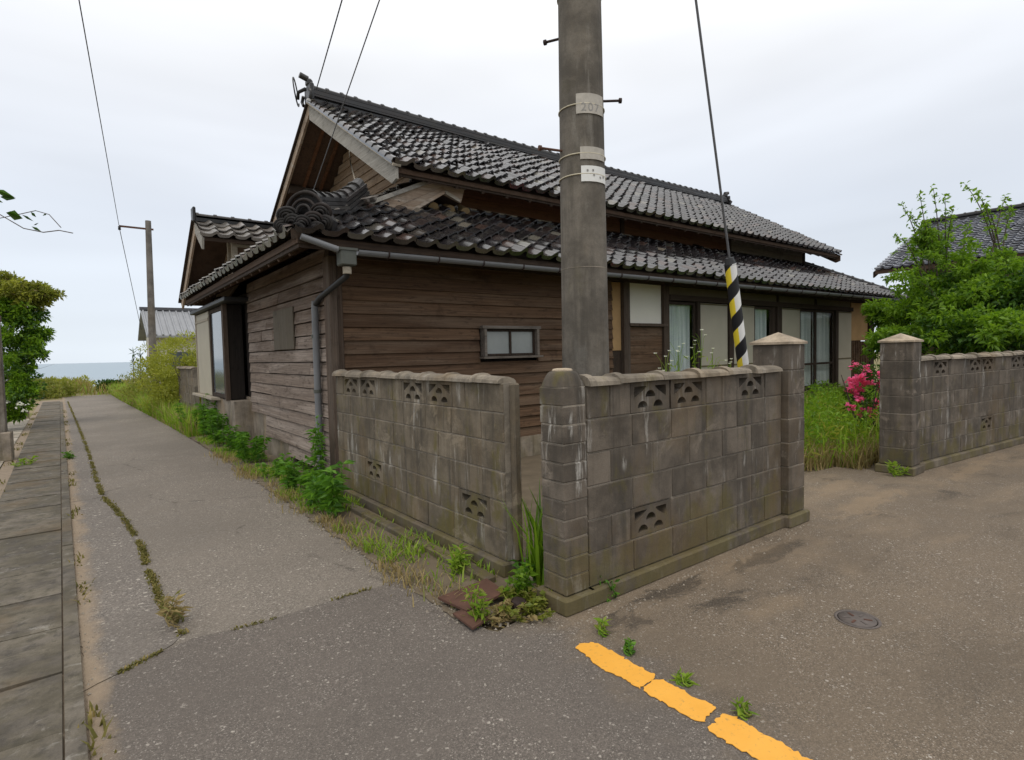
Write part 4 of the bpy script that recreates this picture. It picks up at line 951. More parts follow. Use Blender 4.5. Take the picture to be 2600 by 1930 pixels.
def band(zc, par, m='band', dz=.0):
    q = MB(); rr = PR(zc)+.004; q.tube([(PXC+rr*math.cos(a), PYC+rr*math.sin(a), zc) for a in np.linspace(0, 2*PI, 41)], .0045, 6, False); q.build('band_wire', m, par)
for i, (py0, py1, a0, a1, mt) in enumerate(((264, 312, -.22, 1.12, 'plate_g'), (392, 422, -.08, 1.18, 'plate_g'), (438, 476, -.05, 1.25, 'plate_w'))):
    zc = (pz(1490, py0)+pz(1490, py1))/2; h = abs(pz(1490, py0)-pz(1490, py1)); pl = curved('number_plate', zc, h, vdir+a0, vdir+a1, mt, pole); band(zc, pole)
    def glyphs(txt, zt, hh, ac, step, lift=.0085):
        for j, ch in enumerate(txt):
            cu = bpy.data.curves.new('glyph', 'FONT'); cu.body = ch; cu.size = hh*1.35; cu.align_x = 'CENTER'; o = bpy.data.objects.new('tmp', cu); C.objects.link(o)
            dg = bpy.context.evaluated_depsgraph_get(); me = bpy.data.meshes.new_from_object(o.evaluated_get(dg)); bpy.data.objects.remove(o)
            for v in me.vertices:
                a = ac+j*step+v.co.x/PR(zt); rr = PR(zt)+lift; zz = zt+v.co.y-hh/2; v.co = (PXC+rr*math.cos(a)-LOC[pole.name][0], PYC+rr*math.sin(a)-LOC[pole.name][1], zz)
            me.materials.clear(); me.materials.append(MT['ink']); g = bpy.data.objects.new('digit', me); C.objects.link(g); g.parent = pl; LOC[g.name] = LOC[pole.name]
    if i == 0: glyphs('207', zc-.022, .055, vdir+.10, .30)
    if i == 2:
        for a, zz in ((.18, .02), (.42, .022), (.46, -.008), (.78, -.02), (.98, -.012)): curved('faded_mark', zc+zz, .012, vdir+a, vdir+a+.07, 'ink', pl, .0072)
band(pz(1466, 8), pole)
for px, py, side, ln in ((1385, 3, -1.15, .17), (1398, 85, -1.9, .12), (1552, 250, 1.75, .13), (1390, 383, -1.1, .17)):
    zc = pz(px, py); a = vdir+side; q = MB(); dz = -.02
    p0 = Vector((PXC+PR(zc)*.9*math.cos(a), PYC+PR(zc)*.9*math.sin(a), zc-.02)); p1 = p0+Vector((math.cos(a), math.sin(a), .03))*ln
    q.tube([p0, p1], .009, 8); q.tube([p1-Vector((math.cos(a), math.sin(a), 0))*.004, p1+Vector((math.cos(a), math.sin(a), 0))*.014], .018, 10); q.build('step_bolt', 'rust' if side == -1.1 else 'bolt', pole)
guy = thing('guy_wire', 'steel guy wire with a black, yellow and white striped guard', 'guy wire', tuple(GA))
q = MB(); q.tube([GA-gd*.2, GB], .011, 8); q.build('cable', 'wire', guy)
q = MB(); q.tube([(0, 0, .25), (0, 0, 2.33)], .052, 24); me = q.mesh('guard'); me.materials.append(MT['guard']); inst('guard', me, guy, Matrix.Translation(GA) @ GROT.to_4x4())
q = MB(); q.tube([GA+gd*2.32, GA+gd*2.39], [.053, .035], 16); q.build('guard_cap', 'black', guy)
def wire(name, label, pts, r, m='black', sag=0., grp=None):
    P = []; p0, p1 = Vector(pts[0]), Vector(pts[1])
    for k in range(25):
        t = k/24; p = p0.lerp(p1, t); p.z -= sag*4*t*(1-t); P.append(p)
    q = MB(); q.tube(P, r*.85, 6); return tag(q.build(name, m), label, 'wire', grp)
A = Q(803, 228, 8.95)
wire('service_wire', 'service wire running up from the roof ridge end tile', [tuple(A), tuple(Q(900, -110, 6.2))], .010, 'black', .0)
B0 = Q(792, 495, 8.3); B1 = Q(1000, -105, 5.2)
wire('service_wire', 'thin service wire crossing in front of the timber gable', [tuple(B0), tuple(B1)], .0075, 'wire', .0)
q = MB(); c0 = Vector((VX0-.06, RY-.06, RZ+.22))
q.tube([c0+Vector((-.10+.20*math.cos(a)*.6, .35*0+.22*math.sin(a)*.3, .0))+Vector((0, .26*math.cos(a)+.22, .24*math.sin(a))) for a in np.linspace(0, 2*PI*.93, 24)], .012, 7)
q.tube([c0, c0+Vector((-.1, .1, -.05)), c0+Vector((-.08, .2, -.12))], .03, 8); q.build('cable_loop', 'black', house)
q = MB(); q.tube([PX(887, 385, VX0-.02), PX(890, 415, VX0+.3), PX(905, 470, VX0), PX(918, 520, 3.1)], .011, 6); q.build('wall_cable', 'noshi', house)

# far pole with its arm, and the wire it carries
fp = Q(386, 900, 20.5); fpx, fpy = fp[0], fp[1]
far_pole = thing('utility_pole', 'slim grey utility pole with one side arm, near the sea', 'utility pole', (fpx, fpy, 0))
ftop = PY(376, 561, fpy)[2]; tx = PY(376, 561, fpy)[0]
q = MB(); q.tube([(fpx, fpy, -.2), ((fpx+tx)/2, fpy, ftop/2), (tx, fpy, ftop)], [.135, .115, .092], 16); q.build('shaft', 'farpole', far_pole)
ae = PY(303, 574, fpy); q = MB(); q.bar((tx+.15, fpy-.02, PY(385, 583, fpy)[2]), tuple(ae), .05, .06); q.build('arm', 'rust', far_pole)
q = MB(); q.lathe((ae[0], ae[1], ae[2]-.14), [(.03, 0), (.05, .03), (.035, .08), (.05, .11), (.02, .14)], 10); q.build('insulator', 'black', far_pole)
wire('overhead_wire', 'dark overhead wire held by the arm of the far pole, over the lane', [tuple(ae+np.array([0, 0, -.08])), tuple(Q(190, -60, 8.0))], .011, 'black')
wire('overhead_wire', 'thin wire dropping from the far arm towards the sea', [tuple(ae+np.array([0, 0, -.08])), tuple(Q(368, 880, 34))], .014, 'black')

# ------------------------------------------------------------------ road furniture
def poly(pts, org, sc): return [(org[0]+p[0]/sc, org[1]+p[1]/sc) for p in pts]
yseg = [poly([(1280, 690), (1320, 655), (1430, 650), (1500, 690), (1560, 720), (1700, 800), (1850, 880), (1800, 930), (1740, 975), (1600, 895), (1500, 850), (1420, 800), (1350, 735)], (1000, 1400), 2.7825),
        poly([(1760, 975), (1830, 915), (1900, 910), (1960, 950), (2050, 990), (2100, 1030), (2200, 1060), (2280, 1110), (2230, 1165), (2185, 1215), (2130, 1205), (2000, 1130), (1900, 1070), (1790, 1020)], (1000, 1400), 2.7825),
        poly([(-15, 1490), (30, 1450), (60, 1405), (130, 1420), (250, 1490), (400, 1570), (520, 1640), (720, 1760), (700, 1840), (600, 1840), (450, 1750), (240, 1640), (120, 1575)], (1800, 1150), 2.1175)]
yline = thing('yellow_line', 'worn yellow painted road line broken by cracks', 'road marking', tuple(G(1600, 1750)))
for s in yseg:
    P = [G(*p) for p in s]; out_ = []
    for i in range(len(P)):
        a, bb = P[i], P[(i+1) % len(P)]; n = max(1, int(np.linalg.norm(bb-a)/.013))
        for k in range(n):
            p = a+(bb-a)*k/n; out_.append((p[0]+random.gauss(0, .0038), p[1]+random.gauss(0, .0038), .003))
    q = MB(); q.prism(out_, (0, 0, .0022)); q.build('paint_segment', 'yellow', yline)
mc = G(2177, 1573); vc = thing('valve_cover', 'small round iron valve cover set in the sandy asphalt', 'valve cover', tuple(mc))
q = MB(); q.lathe((mc[0], mc[1], .002), [(.112, 0), (.112, .002), (.098, .002), (.096, .0)], 28); q.build('rim', 'castiron', vc)
q = MB(); q.lathe((mc[0], mc[1], .001), [(.092, 0), (.092, .003), (.02, .004)], 28); cv = q.build('lid', 'castiron', vc)
for k in range(6):
    a = k*PI/3; q = MB(); q.bar((mc[0]+.03*math.cos(a), mc[1]+.03*math.sin(a), .006), (mc[0]+.07*math.cos(a), mc[1]+.07*math.sin(a), .005), .012, .004); q.build('rib', 'rust' if k % 2 else 'castiron', cv)
# rusty drain plate, kerb strip and stones in the gap
P = [G(1112, 1522, .03), G(1236, 1474, .05), G(1286, 1508, .05), G(1185, 1556, .03)]
q = MB(); q.prism([tuple(p) for p in P], (0, 0, .014)); dpz = tag(q.build('drain_plate', 'rust', None, tuple(P[0])), 'rusty brown iron drain plate lying by the narrow gap', 'drain cover')
P = [G(1150, 1562, .02), G(1192, 1545, .025), G(1245, 1572, .03), G(1200, 1600, .02)]
q = MB(); q.prism([tuple(p) for p in P], (0, 0, .012)); tag(q.build('drain_plate', 'rust', None, tuple(P[0])), 'smaller rusty plate half hidden in weeds at the road edge', 'drain cover')
ks = thing('kerb', 'low concrete kerb strip along the foot of the brownish block wall', 'kerb', (2.04, 3, 0))
for i in range(3):
    y0, y1 = 2.95+i*1.0, 2.95+(i+1)*1.0-.015; q = MB(); q.box((2.055, (y0+y1)/2, .02), (.085, y1-y0, .06), None, .01); q.build('kerb_stone', 'foot', ks)
def rock(name, label, c, r, seed, m='stone', grp=None):
    rs = random.Random(seed); bm = bmesh.new(); bmesh.ops.create_icosphere(bm, subdivisions=2, radius=1)
    ax_ = [(Vector((rs.gauss(0, 1), rs.gauss(0, 1), rs.gauss(0, 1))).normalized(), rs.uniform(.5, .85)) for _ in range(9)]
    for v in bm.verts:
        for a, d in ax_:
            t = v.co.dot(a)
            if t > d: v.co -= a*(t-d)
        v.co = Vector((v.co.x*r[0], v.co.y*r[1], v.co.z*r[2]))
    me = bpy.data.meshes.new(name); bm.to_mesh(me); bm.free(); me.materials.append(MT[m]); o = bpy.data.objects.new(name, me); C.objects.link(o); o.location = c
    return tag(o, label, 'stone', grp)
g = G(1330, 1508); rock('stone', 'angular beige stone lying in the weeds at the wall gap', (g[0], g[1], .07), (.075, .06, .05), 3)
g = G(1318, 1545); rock('stone', 'dark grey stone wedged below the beige one', (g[0], g[1], .03), (.07, .05, .05), 5, 'bolt')
g = G(2145, 1172); rock('stone', 'flat pale stone at the edge of the garden grass', (g[0], g[1], .03), (.16, .11, .05), 8, 'apron')

# left side: post, low post, far low wall
lp = G(30, 1165); t = thing('concrete_post', 'tall brown concrete gate post beside the pale apron', 'post', (-1.12, 11.9, 0))
q = MB(); q.box((-1.09, 11.9, 1.0), (.26, .26, 2.4), None, .01); q.build('shaft', 'pole', t)
q = MB(); q.box((-1.08, 11.88, .22), (.36, .36, .46), None, .015); q.build('base', 'plinth', t)
q = MB(); q.box((-1.09, 11.9, 2.23), (.28, .28, .10), None, .01); q.build('cap', 'rust', t)
t = thing('low_post', 'short weathered concrete post by the left hedge', 'post', (-1.28, 20.4, 0))
q = MB(); q.box((-1.28, 20.4, .42), (.22, .22, .86), None, .01); q.build('shaft', 'plinth', t); q = MB(); q.box((-1.28, 20.4, .88), (.26, .26, .08), None, .02); q.build('cap', 'coping', t)
block_wall('block_wall', 'short block wall stub behind the house at the yellow-green shrub', (2.05, 17.2), (2.05, 14.6), 6, Z0, [], 'block_l', copes=[.4]*6)

# ------------------------------------------------------------------ neighbouring houses
nb = thing('neighbour_house', 'grey tiled house behind the leafy tree', 'house', (21.5, 5, 0))
NEX, NEY, NEZ = 20.33, 7.26, 3.86; NRX, NRZ = 24.9, 5.78; npz = (NRZ-NEZ)/(NRX-NEX)
q = MB(); q.prism([(NEX, NEY, NEZ), (NRX, NEY, NRZ), (NRX, -6, NRZ), (NEX, -6, NEZ)], (0, 0, -.12)); nr = q.build('roof', 'darky', nb)
q = MB(); q.prism([(2*NRX-NEX, NEY, NEZ), (NRX, NEY, NRZ), (NRX, -6, NRZ), (2*NRX-NEX, -6, NEZ)], (0, 0, -.12)); q.build('back_roof', 'darky', nb)
tile_field((NEX-.05, NEY, NEZ+.01), (0, -1, 0), (1, 0, npz), 45, 21, lambda p: True, nr, 'tile_far', .6); flush_tiles(0)
q = MB(); q.bar((NRX, NEY+.1, NRZ+.08), (NRX, -6, NRZ+.08), .26, .18); q.build('ridge', 'ridge', nr); ridge_run('nr', (NRX, NEY+.08, NRZ+.1), (NRX, -4, NRZ+.1), nr, .26, 2, .045, .09, .3, 'ridge')
q = MB(); q.prism([(NEX, NEY+.02, NEZ-.04), (NRX, NEY+.02, NRZ-.04), (NRX, NEY+.02, NRZ-.26), (NEX, NEY+.02, NEZ-.22)], (0, .04, 0)); q.build('bargeboard', 'dark', nb)
z = 0
for k in range(24):
    q = MB(); q.box((NEX+.9, .4, z+.077), (.05, 12.2, .15)); q.build('board', 'gable', nb); z += .155
q = MB(); q.prism([(NEX+.88, NEY-.72, -.02), (NEX+.88, NEY-.72, NEZ+.2), (NRX, NEY-.72, NRZ-.2), (2*NRX-NEX-.9, NEY-.72, NEZ+.2), (2*NRX-NEX-.9, NEY-.72, -.02)], (0, -12, 0)); q.build('wall', 'gable', nb)
q = MB(); q.prism([(NEX-1.2, NEY-.2, 2.35), (NEX+.9, NEY-.2, 3.1), (NEX+.9, -6, 3.1), (NEX-1.2, -6, 2.35)], (0, 0, -.1)); lr = q.build('lower_roof', 'darky', nb)
tile_field((NEX-1.22, NEY-.2, 2.36), (0, -1, 0), (1, 0, .357), 30, 9, lambda p: True, lr, 'tile_far', .6); flush_tiles(0)

fh = thing('seaside_house', 'small house with a pale grey ribbed roof behind the yellow-green shrub', 'house', (4.6, 31, 0))
a = Q(372, 852, 27.5); fx0, fyy, fz0 = a[0], a[1], a[2]; fz1 = fz0+1.45
q = MB(); q.prism([(fx0, fyy, fz0), (fx0+9, fyy, fz0), (fx0+9, fyy+2.6, fz1), (fx0, fyy+2.6, fz1)], (0, 0, -.1)); fr_ = q.build('roof', 'corr', fh)
q = MB(); q.prism([(fx0, fyy+5.2, fz0), (fx0+9, fyy+5.2, fz0), (fx0+9, fyy+2.6, fz1), (fx0, fyy+2.6, fz1)], (0, 0, -.1)); q.build('back_roof', 'corr', fh)
for k in range(30):
    x = fx0+.1+k*.30; q = MB(); q.tube([(x, fyy-.02, fz0+.02), (x, fyy+2.6, fz1+.02)], .05, 6); q.build('roof_rib', 'corr', fr_)
q = MB(); q.bar((fx0-.05, fyy+2.6, fz1+.06), (fx0+9, fyy+2.6, fz1+.06), .3, .16); q.build('ridge', 'tile', fr_)
q = MB(); q.prism([(fx0+.35, fyy+.5, -.1), (fx0+.35, fyy+.5, fz0+.15), (fx0+.35, fyy+2.6, fz1-.12), (fx0+.35, fyy+4.7, fz0+.15), (fx0+.35, fyy+4.7, -.1)], (8.3, 0, 0)); q.build('wall', 'cream', fh)
q = MB(); q.box((fx0+1.5, fyy+.49, 1.5), (1.1, .06, .9)); q.build('window', 'bluepane', fh)

# ------------------------------------------------------------------ plants
def leaves(P, D, L, Wd, fold=.25, droop=.0):
    """P base points, D directions, L lengths, Wd widths -> verts, tris (two folded halves)"""
    n = len(P); D = D/np.linalg.norm(D, axis=1, keepdims=True)
    rv = RNG.normal(size=(n, 3)); S = np.cross(D, rv); S /= np.linalg.norm(S, axis=1, keepdims=True)+1e-9; N_ = np.cross(S, D)
    L = L[:, None]; Wd = Wd[:, None]; mid = P+D*L*.45
    a = mid+S*Wd*.5+N_*Wd*fold; c = mid-S*Wd*.5+N_*Wd*fold; tip = P+D*L-np.array([0, 0, 1])*L*droop
    V = np.stack([P, a, tip, c], 1).reshape(-1, 3); i = np.arange(n)*4
    F = np.concatenate([np.stack([i, i+1, i+2], 1), np.stack([i, i+2, i+3], 1)]); return V, F
def blades(P, H, lean, Wd, bend=.5):
    n = len(P); az = RNG.uniform(0, 2*PI, n); d = np.stack([np.cos(az), np.sin(az), np.zeros(n)], 1)*lean[:, None]; s = np.stack([-np.sin(az), np.cos(az), np.zeros(n)], 1)*Wd[:, None]*.5
    up = np.array([0, 0, 1.]); H = H[:, None]
    m_ = P+up*H*.55+d*H*.35; t = P+up*H*(1-bend*.25*lean[:, None])+d*H*(.9+bend*.3)
    V = np.stack([P-s, P+s, m_-s*.8, m_+s*.8, t], 1).reshape(-1, 3); i = np.arange(n)*5
    F = np.concatenate([np.stack([i, i+1, i+3], 1), np.stack([i, i+3, i+2], 1), np.stack([i+2, i+3, i+4], 1)]); return V, F
def blob_points(blobs, n, shell=.55):
    vol = np.array([b_[1][0]*b_[1][1]*b_[1][2] for b_ in blobs])**.8; idx = RNG.choice(len(blobs), n, p=vol/vol.sum())
    d = RNG.normal(size=(n, 3)); d /= np.linalg.norm(d, axis=1, keepdims=True); r = shell+(1-shell)*RNG.random(n)**.6; r *= 1+RNG.normal(0, .08, n)
    c = np.array([b_[0] for b_ in blobs])[idx]; s = np.array([b_[1] for b_ in blobs])[idx]; return c+d*s*r[:, None], d
def clumps(main, k, rs, seed):
    """scatter small leaf clumps over and inside large ellipsoids"""
    r_ = np.random.default_rng(seed); out_ = []
    for c, s in main:
        for _ in range(k):
            d = r_.normal(size=3); d /= np.linalg.norm(d); t = .45+.6*r_.random(); q_ = np.array(c)+d*np.array(s)*t; z_ = rs*(.6+.8*r_.random())
            out_.append((tuple(q_), (z_, z_, z_*.6)))
    return out_
def leafy(name, m, par, blobs, n, L, Wd, up=.35, shell=.3, droop=.15, zmin=None):
    P, d = blob_points(blobs, n, shell); D = d*.8+RNG.normal(0, .5, (n, 3))+np.array([0, 0, up])
    if zmin is not None: k = P[:, 2] > zmin; P, D = P[k], D[k]; n = len(P)
    V, F = leaves(P, D, L*(.6+.8*RNG.random(n)), Wd*(.6+.8*RNG.random(n)), .22, droop); return fast_mesh(name, V, F, m, par)
def branch(q, p, d, L, r, depth, seed, tips):
    rs = random.Random(seed); pts = [Vector(p)]; d = Vector(d).normalized(); rad = [r]
    for k in range(4):
        d = (d+Vector((rs.gauss(0, .16), rs.gauss(0, .16), rs.gauss(.04, .08)))).normalized(); pts.append(pts[-1]+d*L/4); rad.append(r*(1-.17*(k+1)))
    q.tube(pts, rad, 6 if depth else 5)
    if depth == 0: tips.append(pts[-1]); return
    for k in range(3):
        e_ = (d+Vector((rs.gauss(0, .6), rs.gauss(0, .6), rs.gauss(.15, .3)))).normalized(); branch(q, pts[2+k % 3], e_, L*.62, rad[2+k % 3]*.65, depth-1, seed*7+k+1, tips)

# the leafy tree behind the right-hand wall
tc_ = Q(2470, 760, 12.0); tree = thing('leafy_tree', 'spreading bright green tree behind the long block wall', 'tree', (tc_[0], tc_[1], 0)); tree_loc = tc_
q = MB(); tips = []
for k, (dx, dy) in enumerate(((-.5, .2), (.3, -.2), (0, .1), (.5, -.5), (-.15, -.3))): branch(q, (tc_[0]+dx*.3, tc_[1]+dy*.3, -.05), (dx*.5, dy*.5, 1), 2.0, .06, 2, 11+k, tips)
q.build('trunk', 'bark', tree)
main = []
for px, py, dep, sx, sz in ((2262, 800, 12.8, .5, .42), (2395, 735, 12, .85, .5), (2500, 775, 11.2, 1.0, .62), (2600, 760, 10.6, 1.0, .75), (2460, 840, 10.8, 1.1, .5), (2285, 872, 11.6, .6, .34), (2590, 850, 10, 1.0, .5), (2400, 790, 11.6, .9, .5), (2700, 760, 10.5, 1.2, 1.0)):
    c = Q(px, py, dep); main.append((tuple(c), (sx, sx*.9, sz)))
cl = clumps(main, 44, .16, 5)
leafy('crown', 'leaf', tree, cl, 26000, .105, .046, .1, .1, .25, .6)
leafy('crown', 'leaf_d', tree, [(m_[0], tuple(np.array(m_[1])*.86)) for m_ in main], 15000, .10, .05, .1, .1, .25, .4)  # dark inner leaves: the crown's interior shade put into leaf colour
mid_ = []
for px, py, sx, sz in ((2335, 655, .45, .40), (2400, 630, .45, .40), (2470, 660, .5, .35), (2545, 660, .45, .35), (2300, 720, .4, .3), (2430, 690, .6, .3), (2345, 600, .22, .2)):
    c = Q(px, py, 11.6); mid_.append((tuple(c), (sx, sx, sz)))
leafy('crown', 'leaf', tree, clumps(mid_, 15, .10, 15), 4600, .088, .04, .2, .1, .25)
# upright sprays at the top
q = MB(); PP = []; DD = []
for px, py, bx_, by_ in ((2290, 520, 2350, 690), (2335, 495, 2360, 690), (2370, 480, 2390, 690), (2420, 530, 2400, 680), (2450, 468, 2530, 640), (2500, 520, 2540, 640), (2555, 500, 2520, 640), (2275, 600, 2340, 700), (2460, 570, 2440, 680), (2350, 560, 2380, 700), (2570, 530, 2545, 640), (2310, 545, 2370, 690), (2400, 500, 2400, 690), (2480, 490, 2530, 630)):
    a, bb = Q(bx_, by_, 11.6), Q(px, py, 11.5+random.uniform(-.4, .4)); pts = []
    for k in range(9):
        t_ = k/8; p = a*(1-t_)+bb*t_+np.array([0, 0, .18*math.sin(PI*t_)]); pts.append(tuple(p))
        if k > 1:
            for _ in range(7): PP.append(p+RNG.normal(0, .03, 3)); DD.append(RNG.normal(0, .7, 3)+(bb-a)*.4+np.array([0, 0, -.1]))
    q.tube(pts, [.016-.0015*k for k in range(9)], 5)
q.build('twigs', 'bark', tree); PP, DD = np.array(PP), np.array(DD); n = len(PP)
V, F = leaves(PP, DD, .105*(.7+.6*RNG.random(n)), .045*(.7+.6*RNG.random(n)), .2, .25); fast_mesh('crown', V, F, 'leaf', tree)

# left hedge tree
lt = (-2.0, 17.0); ltree = thing('hedge_tree', 'rounded dark and yellow-green tree leaning over the left verge', 'tree', (lt[0], lt[1], 0))
q = MB(); tips = []
for k, (dx, dy) in enumerate(((.1, .1), (-.3, .2), (.35, -.2))): branch(q, (lt[0]+dx*.4, lt[1]+dy*.4, -.05), (dx*.25-.05, dy*.25, 1), 1.35, .06, 2, 41+k, tips)
q.build('trunk', 'bark', ltree)
mL = []
for px, py, dep, sx, sz in ((20, 730, 13.2, .6, .35), (70, 760, 13.4, .42, .26), (105, 745, 13.4, .34, .20), (-60, 740, 13, .8, .5)): c = Q(px, py, dep); mL.append((tuple(c), (sx, sx, sz)))
leafy('crown', 'leaf_y', ltree, clumps(mL, 14, .12, 19), 2500, .10, .045, .3, .2, .1)
leafy('crown', 'leaf_o', ltree, clumps(mL, 24, .11, 9), 6500, .10, .045, .3, .2, .1)
mD = []
for px, py, dep, sx, sz in ((50, 850, 13.2, .48, .40), (30, 930, 13, .45, .42), (40, 1000, 12.8, .40, .35), (88, 850, 13.4, .22, .2), (-50, 880, 13, .7, .8), (20, 1040, 12.8, .35, .2), (30, 790, 13.2, .5, .3), (60, 800, 13.3, .35, .25), (70, 900, 13.2, .28, .3), (60, 970, 13, .25, .3)): c = Q(px, py, dep); mD.append((tuple(c), (sx, sx, sz)))
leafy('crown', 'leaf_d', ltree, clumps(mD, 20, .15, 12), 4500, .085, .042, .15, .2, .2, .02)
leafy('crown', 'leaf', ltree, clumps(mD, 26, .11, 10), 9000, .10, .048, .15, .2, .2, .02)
V, F = leaves(*(lambda P, d: (P, d+RNG.normal(0, .4, P.shape)))(*blob_points(clumps([((Q(45, 1030, 12.6)), (.35, .3, .25))], 8, .03, 3), 90, .2)), np.full(90, .045), np.full(90, .04)); fast_mesh('blossoms', V, F, 'petal', ltree)
# thin trailing branch reaching in above it
q = MB(); bp = [Q(*p) for p in ((-90, 640, 7.6), (-30, 560, 7.2), (0, 545, 7), (60, 580, 6.9), (110, 590, 6.9), (150, 585, 6.9), (185, 592, 6.9))]; bp2 = [Q(*p) for p in ((45, 545, 6.9), (90, 535, 6.9), (125, 545, 6.9), (155, 578, 6.9))]
root = Q(-260, 900, 9); brt = thing('trailing_vine', 'thin drooping vine with a few leaves hanging in from the left', 'vine', (root[0], root[1], 0))
q.tube([(root[0], root[1], -.05), (root[0], root[1], 1.2)]+[tuple(p) for p in bp], [.03, .02, .012]+[.006]*6, 6); q.tube([tuple(p) for p in [bp[1]]+bp2], .005, 5); q.build('stem', 'bark', brt)
Lp = [(0, 500, 40, 505, .06), (15, 540, 58, 555, .11), (55, 545, 85, 562, .03), (78, 538, 92, 552, .03), (80, 575, 105, 588, .03), (108, 548, 120, 542, .02), (-20, 480, 40, 503, .07), (85, 572, 98, 566, .02), (-30, 500, 8, 515, .06)]
P_ = np.array([Q(a, bb, 6.9) for a, bb, c, d, w_ in Lp]); T_ = np.array([Q(c, d, 6.9) for a, bb, c, d, w_ in Lp]); D_ = T_-P_; P_ = np.concatenate([P_]*3); D_ = np.concatenate([D_]*3)
V, F = leaves(P_, D_, np.linalg.norm(D_, axis=1), np.array([l[4] for l in Lp]*3)*1.15, .1, 0); fast_mesh('leaves', V, F, 'leaf_d', brt)

def weed(name, label, c, r, h, n, L, Wd, m='weed', cat='weed', grp=None, up=.6, droop=.3, stems=7, cl=9):
    t = thing(name, label, cat, (c[0], c[1], 0), grp); q = MB(); PP = []; DD = []
    for k in range(stems):
        a = random.uniform(0, 2*PI); rr = r*random.uniform(.1, .9); hh = h*random.uniform(.6, 1.0); p0 = np.array([c[0]+rr*.5*math.cos(a), c[1]+rr*.5*math.sin(a), -.01]); p1 = np.array([c[0]+rr*math.cos(a), c[1]+rr*math.sin(a), hh])
        pts = [p0*(1-t_)+p1*t_+np.array([.03*math.sin(t_*5+k), .03*math.cos(t_*4+k), 0]) for t_ in np.linspace(0, 1, 6)]; q.tube([tuple(p) for p in pts], [.006-.0007*j for j in range(6)], 5)
        m_ = max(4, n//stems)
        for j in range(m_):
            t_ = random.uniform(.1, 1.02)**.8; p = p0*(1-t_)+p1*t_; az = random.uniform(0, 2*PI); PP.append(p); DD.append((math.cos(az), math.sin(az), random.uniform(-.1, up)))
    q.build('stems', m, t); PP, DD = np.array(PP), np.array(DD); k = len(PP)
    V, F = leaves(PP, DD, L*(.55+.75*RNG.random(k)), Wd*(.6+.6*RNG.random(k)), .18, droop); fast_mesh('leaves', V, F, m, t); return t
for x, y, r, h, n, L, lab in (
    (1.80, 5.20, .20, .50, 260, .12, 'tall leafy green weed clump at the corner of the brownish block wall'),
    (1.80, 5.62, .22, .40, 200, .09, 'broad leafy weed clump just past the house corner'),
    (1.90, 6.02, .22, .34, 220, .10, 'leafy weed clump under the grey downpipe'),
    (2.12, 6.35, .16, .95, 200, .10, 'climbing weed reaching up beside the grey downpipe'),
    (1.86, 6.55, .27, .36, 240, .10, 'low weed clump on the verge beyond the downpipe'),
    (1.90, 7.45, .24, .30, 200, .09, 'small weed clump below the lowest wall boards'),
    (1.95, 8.75, .36, .52, 560, .10, 'rounded dark green bush against the concrete foundation'),
    (1.92, 9.75, .30, .45, 420, .10, 'bushy weed clump near the window bay plinth'),
    (1.86, 10.8, .30, .78, 460, .11, 'tall vine-like weed below the bay window sill'),
    (1.80, 11.9, .34, .85, 480, .11, 'tall leafy weed under the beige bay shutter'),
    (1.82, 13.2, .34, .62, 420, .10, 'weed clump at the far end of the bay window')):
    weed('weed_clump', lab, (x, y), r, h, n, L, L*.30, 'weed', 'weed', None)
for px, py, r, h, n, m, lab in ((1340, 1480, .10, .16, 90, 'weed', 'green weed sprouting in the narrow wall gap'), (1215, 1580, .07, .22, 90, 'grass', 'bright green weed growing through the rusty plates'), (1160, 1455, .14, .16, 140, 'grass', 'weed patch on the verge beside the kerb strip'), (1545, 1520, .05, .17, 24, 'weed', 'broad-leaved weed at the foot of the front block wall'), (1530, 1608, .03, .08, 26, 'grass', 'tiny weed in the asphalt above the yellow line tip'), (1595, 1655, .04, .06, 30, 'weed', 'small dark weed beside the yellow line'), (1737, 1735, .03, .04, 16, 'grass', 'tiny tuft beside the break in the yellow line'), (1887, 1815, .03, .05, 20, 'grass', 'tiny tuft by the second break in the yellow line'), (180, 1165, .10, .12, 60, 'weed', 'small weed beside the gutter kerb'), (452, 1580, .12, .16, 70, 'straw', 'dry tuft at the end of the asphalt crack'), (2280, 1210, .16, .16, 120, 'grass', 'grass tuft at the foot of the azalea gate pillar'), (60, 1185, .16, .12, 90, 'grass', 'weeds in the gap beside the gutter covers')):
    g = G(px, py); weed('weed', lab, g, r, h, n, .07 if r > .06 else .05, .02, m, 'weed', None, .9, .1, 5)
g = G(1405, 1570); weed('groundcover_weed', 'yellowish ground weed spilling around the corner pillar foot', (2.00, 2.48), .26, .10, 620, .045, .026, 'leaf_o', 'weed', None, .5, .2, 26)
weed('groundcover_weed', 'yellow-green weed spilling on the road in front of the gap', (1.84, 2.50), .20, .06, 300, .04, .024, 'straw', 'weed', None, .5, .2, 20)
weed('groundcover_weed', 'green sprouting weed close to the corner pillar', (2.06, 2.66), .10, .22, 130, .06, .028, 'leaf', 'weed', None, .5, .2, 10)
# iris-like leaves in the gap
t = thing('iris_clump', 'long upright strap leaves growing in the narrow wall gap', 'plant', (2.36, 2.72, 0)); n = 85
P = np.stack([2.38+RNG.normal(0, .07, n), 2.76+RNG.normal(0, .07, n), np.zeros(n)], 1); V, F = blades(P, RNG.uniform(.30, .66, n), RNG.uniform(.08, .55, n), RNG.uniform(.018, .034, n), .6); fast_mesh('leaves', V, F, 'leaf', t)

